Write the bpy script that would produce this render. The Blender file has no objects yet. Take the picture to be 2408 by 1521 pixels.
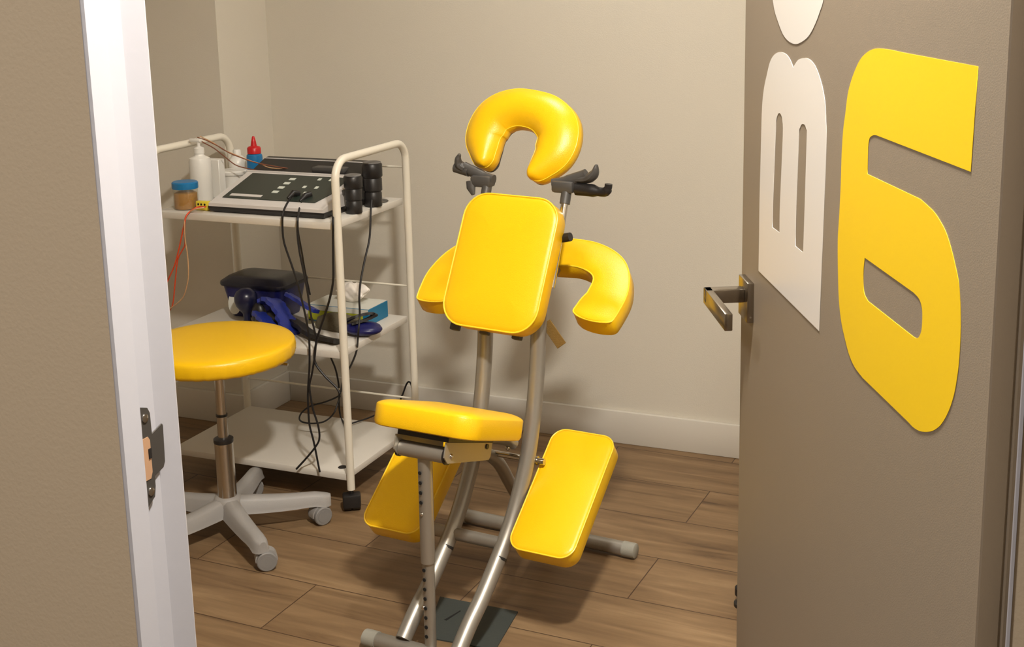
import bpy, bmesh, math, random
from mathutils import Vector, Matrix
random.seed(7)
PI = math.pi
R_ = math.radians
sc = bpy.context.scene
COL = sc.collection

# ------------------------------------------------------------------ camera
# room frame: X runs along the back wall, Y into the room, Z up; camera stands in the corridor
CAM_R = [[0.9251015, 0.3792696, -0.0184899], [0.0602512, -0.1946907, -0.9790124], [-0.3749094, 0.9045718, -0.2029601]]
cd = bpy.data.cameras.new('camera')
cam = bpy.data.objects.new('camera', cd)
COL.objects.link(cam)
cd.sensor_fit = 'HORIZONTAL'; cd.sensor_width = 36.0
cd.lens = 2967.2 * 36.0 / 2408.0
cd.shift_x = (1204.0 - 1266.9) / 2408.0
cd.shift_y = (538.1 - 760.5) / 2408.0
cd.clip_start = 0.02
m = Matrix([[CAM_R[0][i], -CAM_R[1][i], -CAM_R[2][i]] for i in range(3)]).to_4x4()
m.translation = Vector((0, 0, 1.5))
cam.matrix_world = m
sc.camera = cam

# ------------------------------------------------------------------ colour management, world, lights
sc.view_settings.view_transform = 'Standard'
sc.view_settings.look = 'None'
sc.view_settings.gamma = 1.0
sc.view_settings.exposure = 0.14
sc.view_settings.use_curve_mapping = False
w = bpy.data.worlds.new('world'); sc.world = w; w.use_nodes = True
w.node_tree.nodes['Background'].inputs[0].default_value = (1.0, 0.93, 0.86, 1)
w.node_tree.nodes['Background'].inputs[1].default_value = 0.25

def area(name, loc, size, power, color, target=None, shape='DISK', spread=180):
    l = bpy.data.lights.new(name, 'AREA'); l.shape = shape; l.size = size
    l.energy = power; l.color = color; l.spread = R_(spread)
    o = bpy.data.objects.new(name, l); COL.objects.link(o); o.location = loc
    if target:
        d = Vector(target) - Vector(loc)
        o.rotation_euler = d.to_track_quat('-Z', 'Y').to_euler()
    return o
area('downlight_by_door', (-0.30, 1.15, 2.46), 0.15, 80, (1.0, 0.945, 0.86))
area('downlight_middle', (-1.15, 2.95, 2.46), 0.16, 10, (1.0, 0.945, 0.86))
area('corridor_downlight', (-0.80, -0.45, 2.46), 0.30, 27, (1.0, 0.96, 0.92))

# ------------------------------------------------------------------ materials
def new_mat(name):
    mt = bpy.data.materials.new(name); mt.use_nodes = True
    nt = mt.node_tree
    return mt, nt, nt.nodes['Principled BSDF']
def srgb(r, g, b):
    f = lambda c: (c/12.92 if c <= 0.04045 else ((c+0.055)/1.055)**2.4)
    return (f(r/255), f(g/255), f(b/255), 1)
def mat(name, col, rough=0.5, metal=0.0, bump=0.0, bscale=200, spec=0.5, var=0.0, trans=0.0, coat=0.0):
    mt, nt, p = new_mat(name)
    p.inputs['Base Color'].default_value = col
    p.inputs['Roughness'].default_value = rough
    p.inputs['Metallic'].default_value = metal
    p.inputs['Specular IOR Level'].default_value = spec
    p.inputs['Transmission Weight'].default_value = trans
    p.inputs['Coat Weight'].default_value = coat
    tc = nt.nodes.new('ShaderNodeTexCoord')
    nz = nt.nodes.new('ShaderNodeTexNoise'); nz.inputs['Scale'].default_value = bscale
    nz.inputs['Detail'].default_value = 4
    nt.links.new(tc.outputs['Object'], nz.inputs['Vector'])
    if bump > 0:
        b = nt.nodes.new('ShaderNodeBump'); b.inputs['Strength'].default_value = bump
        b.inputs['Distance'].default_value = 0.002
        nt.links.new(nz.outputs['Fac'], b.inputs['Height'])
        nt.links.new(b.outputs['Normal'], p.inputs['Normal'])
    if var > 0:
        n2 = nt.nodes.new('ShaderNodeTexNoise'); n2.inputs['Scale'].default_value = 3.0
        n2.inputs['Detail'].default_value = 5
        nt.links.new(tc.outputs['Object'], n2.inputs['Vector'])
        mx = nt.nodes.new('ShaderNodeMix'); mx.data_type = 'RGBA'
        mx.inputs[6].default_value = (*[c*(1-var) for c in col[:3]], 1)
        mx.inputs[7].default_value = (*[min(1, c*(1+var)) for c in col[:3]], 1)
        nt.links.new(n2.outputs['Fac'], mx.inputs[0])
        nt.links.new(mx.outputs[2], p.inputs['Base Color'])
    return mt

M = {}
M['wall'] = mat('wall_paint', srgb(208, 202, 189), 0.75, bump=0.2, bscale=320, spec=0.3, var=0.02)
M['corridor_wall'] = mat('corridor_wall_paint', srgb(186, 170, 146), 0.7, bump=0.25, bscale=260, spec=0.3, var=0.02)
M['ceiling'] = mat('ceiling_paint', srgb(225, 222, 215), 0.9, bump=0.1)
M['white_trim'] = mat('white_lacquer', srgb(169, 168, 174), 0.45, bump=0.05, bscale=90)
M['skirting'] = mat('skirting_lacquer', srgb(205, 200, 190), 0.4, bump=0.03)
M['door'] = mat('door_laminate', srgb(132, 120, 104), 0.48, bump=0.07, bscale=700, var=0.02)
M['door_edge'] = mat('door_edge_band', srgb(120, 108, 94), 0.5, bump=0.05)
M['yellow'] = mat('yellow_vinyl', (0.86, 0.51, 0.005, 1), 0.32, bump=0.18, bscale=520, spec=0.45, var=0.03)
M['yellow_seam'] = mat('yellow_piping', (0.95, 0.64, 0.03, 1), 0.35, bump=0.05)
M['yellow_decal'] = mat('yellow_decal_film', (0.80, 0.53, 0.004, 1), 0.42, bump=0.02)
M['white_decal'] = mat('white_decal_film', srgb(214, 210, 204), 0.32, bump=0.02)
M['steel'] = mat('silver_painted_tube', srgb(160, 156, 148), 0.40, metal=0.7, bump=0.03)
M['silver_plate'] = mat('silver_painted_plate', srgb(158, 152, 140), 0.42, metal=0.5, bump=0.03)
M['chrome'] = mat('chrome', srgb(200, 196, 190), 0.14, metal=1.0)
M['nickel'] = mat('satin_nickel', srgb(150, 140, 126), 0.25, metal=1.0)
M['dark_metal'] = mat('dark_strike_metal', srgb(84, 80, 76), 0.45, metal=0.6)
M['brass'] = mat('brass_latch', srgb(222, 178, 142), 0.4, metal=0.6)
M['grey_plastic'] = mat('grey_nylon', srgb(150, 147, 144), 0.5, bump=0.15, bscale=500)
M['grey_wheel'] = mat('grey_wheel_rubber', srgb(128, 126, 124), 0.6, bump=0.05)
M['dark_plastic'] = mat('dark_grey_plastic', srgb(70, 68, 66), 0.45, bump=0.1)
M['black'] = mat('black_plastic', srgb(30, 28, 28), 0.4, bump=0.05)
M['rubber'] = mat('black_cable_rubber', srgb(20, 18, 20), 0.5)
M['trolley'] = mat('trolley_cream_enamel', srgb(226, 220, 205), 0.35, bump=0.04, bscale=60)
M['trolley_shelf'] = mat('trolley_shelf_laminate', srgb(208, 203, 194), 0.42, bump=0.08, bscale=60, var=0.03)
M['cap'] = mat('pale_grey_endcap', srgb(142, 140, 130), 0.6, bump=0.2, bscale=300)
M['dev_silver'] = mat('device_silver_plastic', srgb(205, 200, 196), 0.4, bump=0.06, bscale=500)
M['dev_panel'] = mat('device_dark_green_panel', srgb(40, 48, 42), 0.35)
M['white_key'] = mat('white_key_print', srgb(205, 210, 200), 0.5)
M['white_plastic'] = mat('white_plastic', srgb(225, 222, 215), 0.35)
M['blue_lid'] = mat('blue_lid_plastic', srgb(20, 110, 165), 0.35)
M['red_cap'] = mat('red_cap_plastic', srgb(190, 22, 28), 0.35)
M['navy'] = mat('navy_plastic', srgb(22, 24, 82), 0.35, bump=0.06)
M['navy_dark'] = mat('dark_navy_lid', srgb(20, 20, 34), 0.3, bump=0.05)
M['navy_rubber'] = mat('navy_bulb_rubber', srgb(22, 24, 52), 0.3)
M['blue_strap'] = mat('blue_silicone', srgb(38, 52, 140), 0.35, bump=0.4, bscale=120)
M['green_box'] = mat('lime_card', srgb(165, 170, 40), 0.6)
M['blue_card'] = mat('blue_card', srgb(20, 110, 150), 0.5)
M['pale_card'] = mat('pale_card', srgb(205, 205, 196), 0.6)
M['tissue'] = mat('tissue_paper', srgb(242, 236, 228), 0.9, bump=0.5, bscale=60)
M['mesh_bag'] = mat('grey_olive_mesh_fabric', srgb(92, 84, 66), 0.9, bump=0.8, bscale=300, var=0.3)
M['mat_grey'] = mat('dark_slate_mat', srgb(52, 57, 54), 0.75, bump=0.2, bscale=200, var=0.06)
M['orange_wire'] = mat('orange_red_wire', srgb(205, 70, 30), 0.5)
M['brown_wire'] = mat('brown_wire', srgb(120, 66, 40), 0.5)
M['tan_wire'] = mat('tan_wire', srgb(190, 150, 110), 0.5)
M['yellow_plug'] = mat('yellow_plug_plastic', srgb(225, 205, 60), 0.45)
M['amber_gel'] = mat('amber_pads', srgb(170, 118, 14), 0.5, bump=0.6, bscale=80, var=0.4)
M['strap_tan'] = mat('tan_webbing', srgb(120, 92, 40), 0.8, bump=0.5, bscale=400)
M['hole'] = mat('black_hole', (0.003, 0.003, 0.003, 1), 0.9)

def glass_mat():
    mt, nt, p = new_mat('clear_jar_plastic')
    tr = nt.nodes.new('ShaderNodeBsdfTransparent'); tr.inputs[0].default_value = (0.93, 0.92, 0.86, 1)
    gl = nt.nodes.new('ShaderNodeBsdfGlossy'); gl.inputs['Roughness'].default_value = 0.12
    df = nt.nodes.new('ShaderNodeBsdfDiffuse'); df.inputs[0].default_value = (0.75, 0.70, 0.60, 1)
    m1 = nt.nodes.new('ShaderNodeMixShader'); m1.inputs[0].default_value = 0.07
    m2 = nt.nodes.new('ShaderNodeMixShader'); m2.inputs[0].default_value = 0.10
    nt.links.new(tr.outputs[0], m1.inputs[1]); nt.links.new(df.outputs[0], m1.inputs[2])
    nt.links.new(m1.outputs[0], m2.inputs[1]); nt.links.new(gl.outputs[0], m2.inputs[2])
    nt.links.new(m2.outputs[0], nt.nodes['Material Output'].inputs[0])
    nt.nodes.remove(p)
    return mt
M['clear'] = glass_mat()

def floor_mat():
    mt, nt, p = new_mat('oak_look_floor_tiles')
    N, Lk = nt.nodes.new, nt.links.new
    tc = N('ShaderNodeTexCoord'); mp = N('ShaderNodeMapping')
    mp.vector_type = 'POINT'
    mp.inputs['Rotation'].default_value = (0, 0, R_(2.0))
    mp.inputs['Location'].default_value = FLOOR_OFF
    Lk(tc.outputs['Object'], mp.inputs['Vector'])
    br = N('ShaderNodeTexBrick'); br.offset = 0.5; br.offset_frequency = 2; br.squash = 1
    br.inputs['Scale'].default_value = 1.0
    br.inputs['Brick Width'].default_value = 0.742
    br.inputs['Row Height'].default_value = 0.229
    br.inputs['Mortar Size'].default_value = 0.0016
    br.inputs['Mortar Smooth'].default_value = 0.2
    br.inputs['Bias'].default_value = 0.0
    br.inputs['Color1'].default_value = (0, 0, 0, 1); br.inputs['Color2'].default_value = (1, 1, 1, 1)
    br.inputs['Mortar'].default_value = (0.5, 0.5, 0.5, 1)
    Lk(mp.outputs['Vector'], br.inputs['Vector'])
    # per-tile shift of the grain
    sep = N('ShaderNodeSeparateXYZ'); Lk(mp.outputs['Vector'], sep.inputs[0])
    ml = N('ShaderNodeMath'); ml.operation = 'MULTIPLY'; ml.inputs[1].default_value = 7.0
    Lk(br.outputs['Color'], ml.inputs[0])
    cmb = N('ShaderNodeCombineXYZ'); Lk(sep.outputs[0], cmb.inputs[0]); Lk(sep.outputs[1], cmb.inputs[1]); Lk(ml.outputs[0], cmb.inputs[2])
    st = N('ShaderNodeMapping'); st.inputs['Scale'].default_value = (2.2, 26.0, 1.0); Lk(cmb.outputs[0], st.inputs['Vector'])
    n1 = N('ShaderNodeTexNoise'); n1.inputs['Scale'].default_value = 1.0; n1.inputs['Detail'].default_value = 7; n1.inputs['Roughness'].default_value = 0.62
    n1.inputs['Distortion'].default_value = 0.6
    Lk(st.outputs[0], n1.inputs['Vector'])
    st2 = N('ShaderNodeMapping'); st2.inputs['Scale'].default_value = (1.2, 5.0, 1.0); Lk(cmb.outputs[0], st2.inputs['Vector'])
    n2 = N('ShaderNodeTexNoise'); n2.inputs['Scale'].default_value = 1.6; n2.inputs['Detail'].default_value = 3
    Lk(st2.outputs[0], n2.inputs['Vector'])
    mixf = N('ShaderNodeMix'); mixf.inputs[0].default_value = 0.38
    Lk(n1.outputs['Fac'], mixf.inputs[2]); Lk(n2.outputs['Fac'], mixf.inputs[3])
    cr = N('ShaderNodeValToRGB')
    e = cr.color_ramp.elements
    e[0].position = 0.33; e[0].color = srgb(74, 55, 36)
    e[1].position = 0.70; e[1].color = srgb(150, 124, 92)
    a = cr.color_ramp.elements.new(0.42); a.color = srgb(110, 86, 60)
    b = cr.color_ramp.elements.new(0.55); b.color = srgb(128, 103, 74)
    Lk(mixf.outputs[0], cr.inputs[0])
    mm = N('ShaderNodeMix'); mm.data_type = 'RGBA'
    Lk(br.outputs['Fac'], mm.inputs[0]); Lk(cr.outputs[0], mm.inputs[6]); mm.inputs[7].default_value = srgb(66, 46, 30)
    Lk(mm.outputs[2], p.inputs['Base Color'])
    p.inputs['Roughness'].default_value = 0.5
    p.inputs['Specular IOR Level'].default_value = 0.4
    bp = N('ShaderNodeBump'); bp.inputs['Strength'].default_value = 0.25; bp.inputs['Distance'].default_value = 0.002
    sb = N('ShaderNodeMath'); sb.operation = 'SUBTRACT'; Lk(n1.outputs['Fac'], sb.inputs[0]); Lk(br.outputs['Fac'], sb.inputs[1])
    Lk(sb.outputs[0], bp.inputs['Height']); Lk(bp.outputs['Normal'], p.inputs['Normal'])
    return mt
FLOOR_OFF = (0.0, 0.0, 0.0)
FLOOR_OFF = (15.8252, 2.1708, 0.0)
M['floor'] = floor_mat()

# ------------------------------------------------------------------ mesh helpers
class MB:
    """collects geometry, then links it as ONE mesh object"""
    def __init__(s): s.v = []; s.f = []; s.m = []; s.mi = 0
    def add(s, vs, fs):
        k = len(s.v); s.v += [tuple(p) for p in vs]
        s.f += [[i + k for i in f] for f in fs]; s.m += [s.mi]*len(fs)
        return s
    def box(s, x0, x1, y0, y1, z0, z1, bev=0.0, seg=2, mtx=None):
        if bev <= 0:
            vs = [(x, y, z) for x in (x0, x1) for y in (y0, y1) for z in (z0, z1)]
            fs = [(0, 1, 3, 2), (4, 6, 7, 5), (0, 4, 5, 1), (2, 3, 7, 6), (0, 2, 6, 4), (1, 5, 7, 3)]
        else:
            bm = bmesh.new(); bmesh.ops.create_cube(bm, size=1)
            for v in bm.verts:
                v.co = Vector(((x0+x1)/2 + v.co.x*(x1-x0), (y0+y1)/2 + v.co.y*(y1-y0), (z0+z1)/2 + v.co.z*(z1-z0)))
            bmesh.ops.bevel(bm, geom=bm.edges[:], offset=bev, segments=seg, affect='EDGES', profile=0.5, clamp_overlap=True)
            bm.verts.index_update()
            vs = [v.co.copy() for v in bm.verts]; fs = [[v.index for v in f.verts] for f in bm.faces]; bm.free()
        if mtx is not None: vs = [mtx @ Vector(p) for p in vs]
        return s.add(vs, fs)
    def tube(s, pts, r, n=14, caps=True, closed=False, flat=None):
        """sweep a circle (or ellipse with flat=(a,b)) along points; r may be a list"""
        P = [Vector(p) for p in pts]; N = len(P)
        rs = r if isinstance(r, (list, tuple)) else [r]*N
        T = []
        for i in range(N):
            a = P[(i-1) % N] if (closed or i > 0) else P[i]
            b = P[(i+1) % N] if (closed or i < N-1) else P[i]
            t = (b-a); T.append(t.normalized() if t.length > 1e-9 else Vector((0, 0, 1)))
        up = Vector((0, 0, 1)) if abs(T[0].z) < 0.9 else Vector((1, 0, 0))
        u = (up - T[0]*up.dot(T[0])).normalized(); vs = []; fs = []
        for i in range(N):
            u = (u - T[i]*u.dot(T[i])).normalized(); w_ = T[i].cross(u)
            for k in range(n):
                a = 2*PI*k/n
                ca, cb = (1, 1) if flat is None else flat
                vs.append(P[i] + u*math.cos(a)*rs[i]*ca + w_*math.sin(a)*rs[i]*cb)
        for i in range(N if closed else N-1):
            j = (i+1) % N
            for k in range(n):
                l = (k+1) % n
                fs.append((i*n+k, i*n+l, j*n+l, j*n+k))
        if caps and not closed:
            fs.append(tuple(reversed(range(n)))); fs.append(tuple((N-1)*n+k for k in range(n)))
        return s.add(vs, fs)
    def cyl(s, a, b, r, n=24): return s.tube([a, b], r, n)
    def lathe(s, prof, n=40, center=(0, 0, 0), mtx=None):
        """prof: list of (radius, z)"""
        vs = []; fs = []; c = Vector(center)
        for r, z in prof:
            for k in range(n):
                a = 2*PI*k/n; vs.append(Vector((r*math.cos(a), r*math.sin(a), z)))
        for i in range(len(prof)-1):
            for k in range(n):
                l = (k+1) % n; fs.append((i*n+k, i*n+l, (i+1)*n+l, (i+1)*n+k))
        fs.append(tuple(reversed(range(n)))); fs.append(tuple((len(prof)-1)*n+k for k in range(n)))
        if mtx is not None: vs = [mtx @ p for p in vs]
        return s.add([p + c for p in vs], fs)
    def sphere(s, c, r, sx=1, sy=1, sz=1, n=20, mtx=None):
        bm = bmesh.new(); bmesh.ops.create_uvsphere(bm, u_segments=n, v_segments=n//2, radius=r)
        bm.verts.index_update()
        vs = [Vector((v.co.x*sx, v.co.y*sy, v.co.z*sz)) for v in bm.verts]
        if mtx is not None: vs = [mtx @ p for p in vs]
        vs = [p + Vector(c) for p in vs]
        fs = [[v.index for v in f.verts] for f in bm.faces]; bm.free()
        return s.add(vs, fs)
    def prism(s, poly, h, mtx=None):
        """poly in XY extruded from z=0 to z=h"""
        n = len(poly); vs = [Vector((x, y, 0)) for x, y in poly] + [Vector((x, y, h)) for x, y in poly]
        fs = [tuple(reversed(range(n))), tuple(range(n, 2*n))] + [(i, (i+1) % n, n+(i+1) % n, n+i) for i in range(n)]
        if mtx is not None: vs = [mtx @ p for p in vs]
        return s.add(vs, fs)
    def build(s, name, mats, parent=None, smooth=True, angle=40, xf=None):
        me = bpy.data.meshes.new(name)
        vs = s.v if xf is None else [tuple(xf @ Vector(p)) for p in s.v]
        me.from_pydata(vs, [], s.f); me.update()
        bm = bmesh.new(); bm.from_mesh(me)
        bmesh.ops.recalc_face_normals(bm, faces=bm.faces[:])
        for e in bm.edges:
            if len(e.link_faces) == 2 and e.calc_face_angle(0) > R_(angle): e.smooth = False
        bm.to_mesh(me); bm.free()
        for i, p in enumerate(me.polygons):
            p.use_smooth = smooth; p.material_index = s.m[i] if i < len(s.m) else 0
        if not isinstance(mats, (list, tuple)): mats = [mats]
        for mt in mats: me.materials.append(mt)
        o = bpy.data.objects.new(name, me); COL.objects.link(o)
        if parent: o.parent = parent
        return o

def spline(pts, n=6, closed=False):
    """Catmull-Rom through the points"""
    P = [Vector(p) for p in pts]; N = len(P); out = []
    for i in range(N if closed else N-1):
        p0 = P[(i-1) % N] if (closed or i > 0) else P[i]*2-P[i+1]
        p1 = P[i]; p2 = P[(i+1) % N]
        p3 = P[(i+2) % N] if (closed or i+2 < N) else P[i+1]*2-P[i]
        for k in range(n):
            t = k/n
            out.append(0.5*((2*p1) + (p2-p0)*t + (2*p0-5*p1+4*p2-p3)*t*t + (3*p1-p0-3*p2+p3)*t*t*t))
    if not closed: out.append(P[-1])
    return out

def thing(name, label, cat, loc=(0, 0, 0), rz=0, group=None):
    o = bpy.data.objects.new(name, None); COL.objects.link(o)
    o.empty_display_size = 0.05
    o.location = loc; o.rotation_euler = (0, 0, rz)
    o['label'] = label; o['category'] = cat
    if group: o['group'] = group
    return o
def tag(o, label, cat, group=None):
    o['label'] = label; o['category'] = cat
    if group: o['group'] = group
    return o
def struct(o): o['kind'] = 'structure'; return o

def frame(origin, ex, ey, ez):
    m = Matrix((ex, ey, ez)).transposed().to_4x4(); m.translation = Vector(origin); return m

# --- upholstery -------------------------------------------------------------
def rrect(w, h, r, n=8):
    r = max(r, 1e-4); pts = []
    for cx, cy, a0 in ((w/2-r, h/2-r, 0), (-w/2+r, h/2-r, 90), (-w/2+r, -h/2+r, 180), (w/2-r, -h/2+r, 270)):
        for k in range(n+1):
            a = R_(a0 + 90*k/n); pts.append((cx+r*math.cos(a), cy+r*math.sin(a)))
    return pts
def rrect_pad(w, h, r, t, crown=0.012, edge=0.008, n=8, taper=0.0, topround=None):
    """upholstered pad: flat back at z=0, side wall, rounded rim, crowned face near z=t"""
    mb = MB(); rings = []
    def ring(ins, z): rings.append([(x, y, z) for x, y in rrect(w-2*ins, h-2*ins, max(r-ins, 0.002), n)])
    ring(edge*1.2+taper, 0.0); ring(edge*0.35+taper, edge*0.25); ring(taper, edge)
    ring(taper*0.3, t*0.55)
    ring(0, t-edge*0.9)
    tr = topround or edge; D = min(w, h)/2*0.93
    def ztop(d):
        q = min(d/tr, 1.0)
        return t-edge*0.9 + edge*0.9*math.sqrt(max(0, 1-(1-q)**2)) + crown*(1-(1-min(d/D, 1))**3)
    for k in range(1, 8): d = tr*(1-math.cos(R_(90*k/7))); ring(d, ztop(d))
    for k in range(1, 9): d = tr + (D-tr)*k/9; ring(d, ztop(d))
    N = len(rings[0]); vs = [p for rg in rings for p in rg]; fs = [tuple(reversed(range(N)))]
    for i in range(len(rings)-1):
        for k in range(N):
            l = (k+1) % N; fs.append((i*N+k, i*N+l, (i+1)*N+l, (i+1)*N+k))
    fs.append(tuple((len(rings)-1)*N+k for k in range(N)))
    mb.add(vs, fs); return mb
def piping(mb_pts, r=0.0024):
    return MB().tube(mb_pts, r, 8, closed=True)

def sweep_pad(spine, hw, t, crown, edge=0.010, n=7, hwr=None, ends=1.0, ncross=14):
    """horseshoe cushion: spine = list of 2D points, hw = half widths.  Rounded ends."""
    S = spline([(x, y, 0) for x, y in spine], n); N = len(S)
    hwr = hwr or hw
    HH = spline([(a, b, 0) for a, b in zip(hw, hwr)], n); H = [p.x for p in HH]; HR = [p.y for p in HH]
    # arc length for rounded ends
    L = [0]
    for i in range(1, N): L.append(L[-1] + (S[i]-S[i-1]).length)
    # insert extra end samples
    def at(l):
        for i in range(1, N):
            if L[i] >= l:
                f = (l-L[i-1])/max(1e-9, L[i]-L[i-1]); return S[i-1].lerp(S[i], f), (H[i-1]+(H[i]-H[i-1])*f, HR[i-1]+(HR[i]-HR[i-1])*f), (S[i]-S[i-1]).normalized()
        return S[-1], (H[-1], HR[-1]), (S[-1]-S[-2]).normalized()
    e0, e1 = H[0]*ends, H[-1]*ends
    ls = [e0*(1-math.cos(R_(a))) for a in range(6, 90, 12)] + [l for l in L if e0 < l < L[-1]-e1] + [L[-1]-e1*(1-math.cos(R_(a))) for a in range(78, 0, -12)]
    vs = []; rings = []
    for l in ls:
        p, hwid, tan = at(l)
        k = 1.0
        if l < e0: k = math.sqrt(max(0.0, 1-((e0-l)/e0)**2))
        if L[-1]-l < e1: k = math.sqrt(max(0.0, 1-((e1-(L[-1]-l))/e1)**2))
        wl = max(hwid[1]*k, 0.003); wr = max(hwid[0]*k, 0.003); nrm = Vector((-tan.y, tan.x, 0))
        sec = [(-wl+edge*0.6*k, 0), (-wl, edge*0.6), (-wl, t*0.5), (-wl, t-edge*0.4)]
        for q in range(ncross+1):
            s_ = -1 + 2*q/ncross
            ss = math.sin(s_*PI/2)
            rim = edge
            dz = crown*(max(0, 1-abs(ss)**2.4))*(0.35+0.65*k)
            sec.append((ss*((wr if ss > 0 else wl)-edge*0.28*k), t + dz))
        sec += [(wr, t-edge*0.4), (wr, t*0.5), (wr, edge*0.6), (wr-edge*0.6*k, 0)]
        rings.append([p + nrm*a + Vector((0, 0, b)) for a, b in sec])
    M_ = len(rings[0]); fs = []
    for rg in rings: vs += rg
    for i in range(len(rings)-1):
        for k in range(M_):
            l = (k+1) % M_; fs.append((i*M_+k, i*M_+l, (i+1)*M_+l, (i+1)*M_+k))
    fs.append(tuple(reversed(range(M_)))); fs.append(tuple((len(rings)-1)*M_+k for k in range(M_)))
    mb = MB().add(vs, fs)
    # seam line around the rim
    left = [rg[4] for rg in rings]; right = [rg[4+ncross] for rg in rings]
    loop = left + list(reversed(right))
    return mb, loop

# traced outlines on the door leaf (metres) and cable paths (metres)
GO=[(0.6837,1.5014),(0.6818,1.4762),(0.6706,1.4663),(0.6558,1.4566),(0.6463,1.4444),(0.6329,1.4345),(0.6153,1.4237),(0.5989,1.4164),(0.5744,1.4115),(0.5476,1.4108),(0.5226,1.4149),(0.5011,1.4209),(0.4847,1.4288),(0.4687,1.4398),(0.4567,1.4504),(0.4464,1.4616),(0.4411,1.4746),(0.4378,1.4874),(0.4398,1.5085)]
GB=[(0.7032,1.1133),(0.7033,1.1561),(0.7042,1.2001),(0.7028,1.2441),(0.7015,1.2875),(0.6995,1.3240),(0.6919,1.3470),(0.6798,1.3642),(0.6632,1.3830),(0.6423,1.3931),(0.6173,1.3974),(0.5929,1.3972),(0.5749,1.3933),(0.5628,1.3876),(0.5577,1.3840),(0.5495,1.3886),(0.5350,1.3946),(0.5135,1.3975),(0.4924,1.3978),(0.4712,1.3929),(0.4536,1.3830),(0.4394,1.3704),(0.4300,1.3574),(0.4251,1.3394),(0.4221,1.3239),(0.4217,1.2884),(0.4232,1.2522),(0.4251,1.2040),(0.4282,1.1129)]
GB1=[(0.6368,1.1840),(0.6024,1.1845),(0.6029,1.2189),(0.5964,1.3012),(0.6006,1.3197),(0.6074,1.3254),(0.6157,1.3260),(0.6219,1.3232),(0.6281,1.3154),(0.6307,1.2967),(0.6369,1.2126)]
GB2=[(0.5311,1.1837),(0.4981,1.1836),(0.4966,1.2386),(0.4952,1.3144),(0.4976,1.3210),(0.5033,1.3252),(0.5112,1.3256),(0.5180,1.3240),(0.5229,1.3198),(0.5268,1.3102),(0.5313,1.2322)]
G6=[(0.0500,1.4234),(0.2052,1.4233),(0.2407,1.4237),(0.2672,1.4230),(0.2836,1.4215),(0.3003,1.4177),(0.3176,1.4110),(0.3314,1.4015),(0.3454,1.3878),(0.3550,1.3734),(0.3610,1.3532),(0.3659,1.3375),(0.3685,1.3122),(0.3685,1.2818),(0.3706,1.2489),(0.3727,1.2266),(0.3700,1.1995),(0.3634,1.1661),(0.3531,1.1451),(0.3383,1.1298),(0.3241,1.1189),(0.3063,1.1121),(0.2813,1.1094),(0.1576,1.1105),(0.1447,1.1104),(0.1293,1.1129),(0.1116,1.1191),(0.0977,1.1263),(0.0845,1.1364),(0.0723,1.1510),(0.0635,1.1675),(0.0589,1.1843),(0.0568,1.1990),(0.0568,1.2204),(0.0587,1.2359),(0.0617,1.2478),(0.0656,1.2585),(0.0736,1.2693),(0.0828,1.2800),(0.0952,1.2910),(0.1102,1.2982),(0.1215,1.3019),(0.1338,1.3041),(0.1523,1.3067),(0.2883,1.3058),(0.2887,1.3238),(0.2884,1.3334),(0.2848,1.3403),(0.2752,1.3438),(0.2669,1.3449),(0.0565,1.3448),(0.0532,1.3453)]
G61=[(0.2876,1.2260),(0.1582,1.2255),(0.1454,1.2236),(0.1386,1.2185),(0.1363,1.2111),(0.1366,1.1994),(0.1416,1.1916),(0.1476,1.1887),(0.1538,1.1879),(0.2737,1.1873),(0.2841,1.1910),(0.2886,1.1977),(0.2901,1.2117)]
C1=[(-1.973,2.965,0.890),(-1.972,2.930,0.869),(-1.945,2.868,0.855),(-1.950,2.868,0.819),(-1.948,2.868,0.772),(-1.929,2.868,0.713),(-1.912,2.868,0.660),(-1.899,2.868,0.600),(-1.889,2.868,0.546),(-1.885,2.868,0.498),(-1.889,2.868,0.423),(-1.899,2.868,0.347),(-1.901,2.868,0.297),(-1.900,2.868,0.247),(-1.889,2.868,0.197),(-1.875,2.868,0.110)]
C2=[(-1.934,2.965,0.884),(-1.930,2.930,0.863),(-1.894,2.862,0.847),(-1.899,2.862,0.806),(-1.896,2.862,0.752),(-1.886,2.862,0.693),(-1.877,2.862,0.634),(-1.871,2.862,0.574),(-1.860,2.862,0.514),(-1.864,2.862,0.465),(-1.879,2.862,0.401),(-1.889,2.862,0.363),(-1.882,2.862,0.301),(-1.868,2.862,0.253),(-1.866,2.862,0.215),(-1.880,2.862,0.188),(-1.914,2.862,0.148),(-1.949,2.862,0.111)]
C2b=[(-1.899,2.868,0.846),(-1.905,2.875,0.803),(-1.914,2.900,0.743),(-1.926,2.930,0.675),(-1.934,2.960,0.602)]
C3=[(-1.813,2.910,0.855),(-1.784,2.862,0.842),(-1.788,2.864,0.795),(-1.791,2.864,0.736),(-1.795,2.864,0.676),(-1.810,2.864,0.621),(-1.830,2.864,0.571),(-1.846,2.864,0.533),(-1.858,2.864,0.501),(-1.867,2.864,0.464),(-1.866,2.864,0.433),(-1.837,2.864,0.399),(-1.804,2.864,0.372),(-1.793,2.864,0.355)]
C4=[(-1.775,3.056,0.866),(-1.768,3.036,0.834),(-1.766,3.019,0.764),(-1.766,2.988,0.710),(-1.766,2.960,0.655),(-1.766,2.948,0.609),(-1.766,2.946,0.561),(-1.766,2.931,0.503),(-1.815,3.000,0.435),(-1.867,3.050,0.370),(-1.925,3.100,0.309),(-1.968,3.150,0.247)]
C5=[(-2.106,3.310,0.322),(-2.098,3.310,0.294),(-2.082,3.310,0.253),(-2.074,3.310,0.197),(-2.077,3.310,0.140),(-2.061,3.290,0.106),(-1.989,3.199,0.118)]
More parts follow.
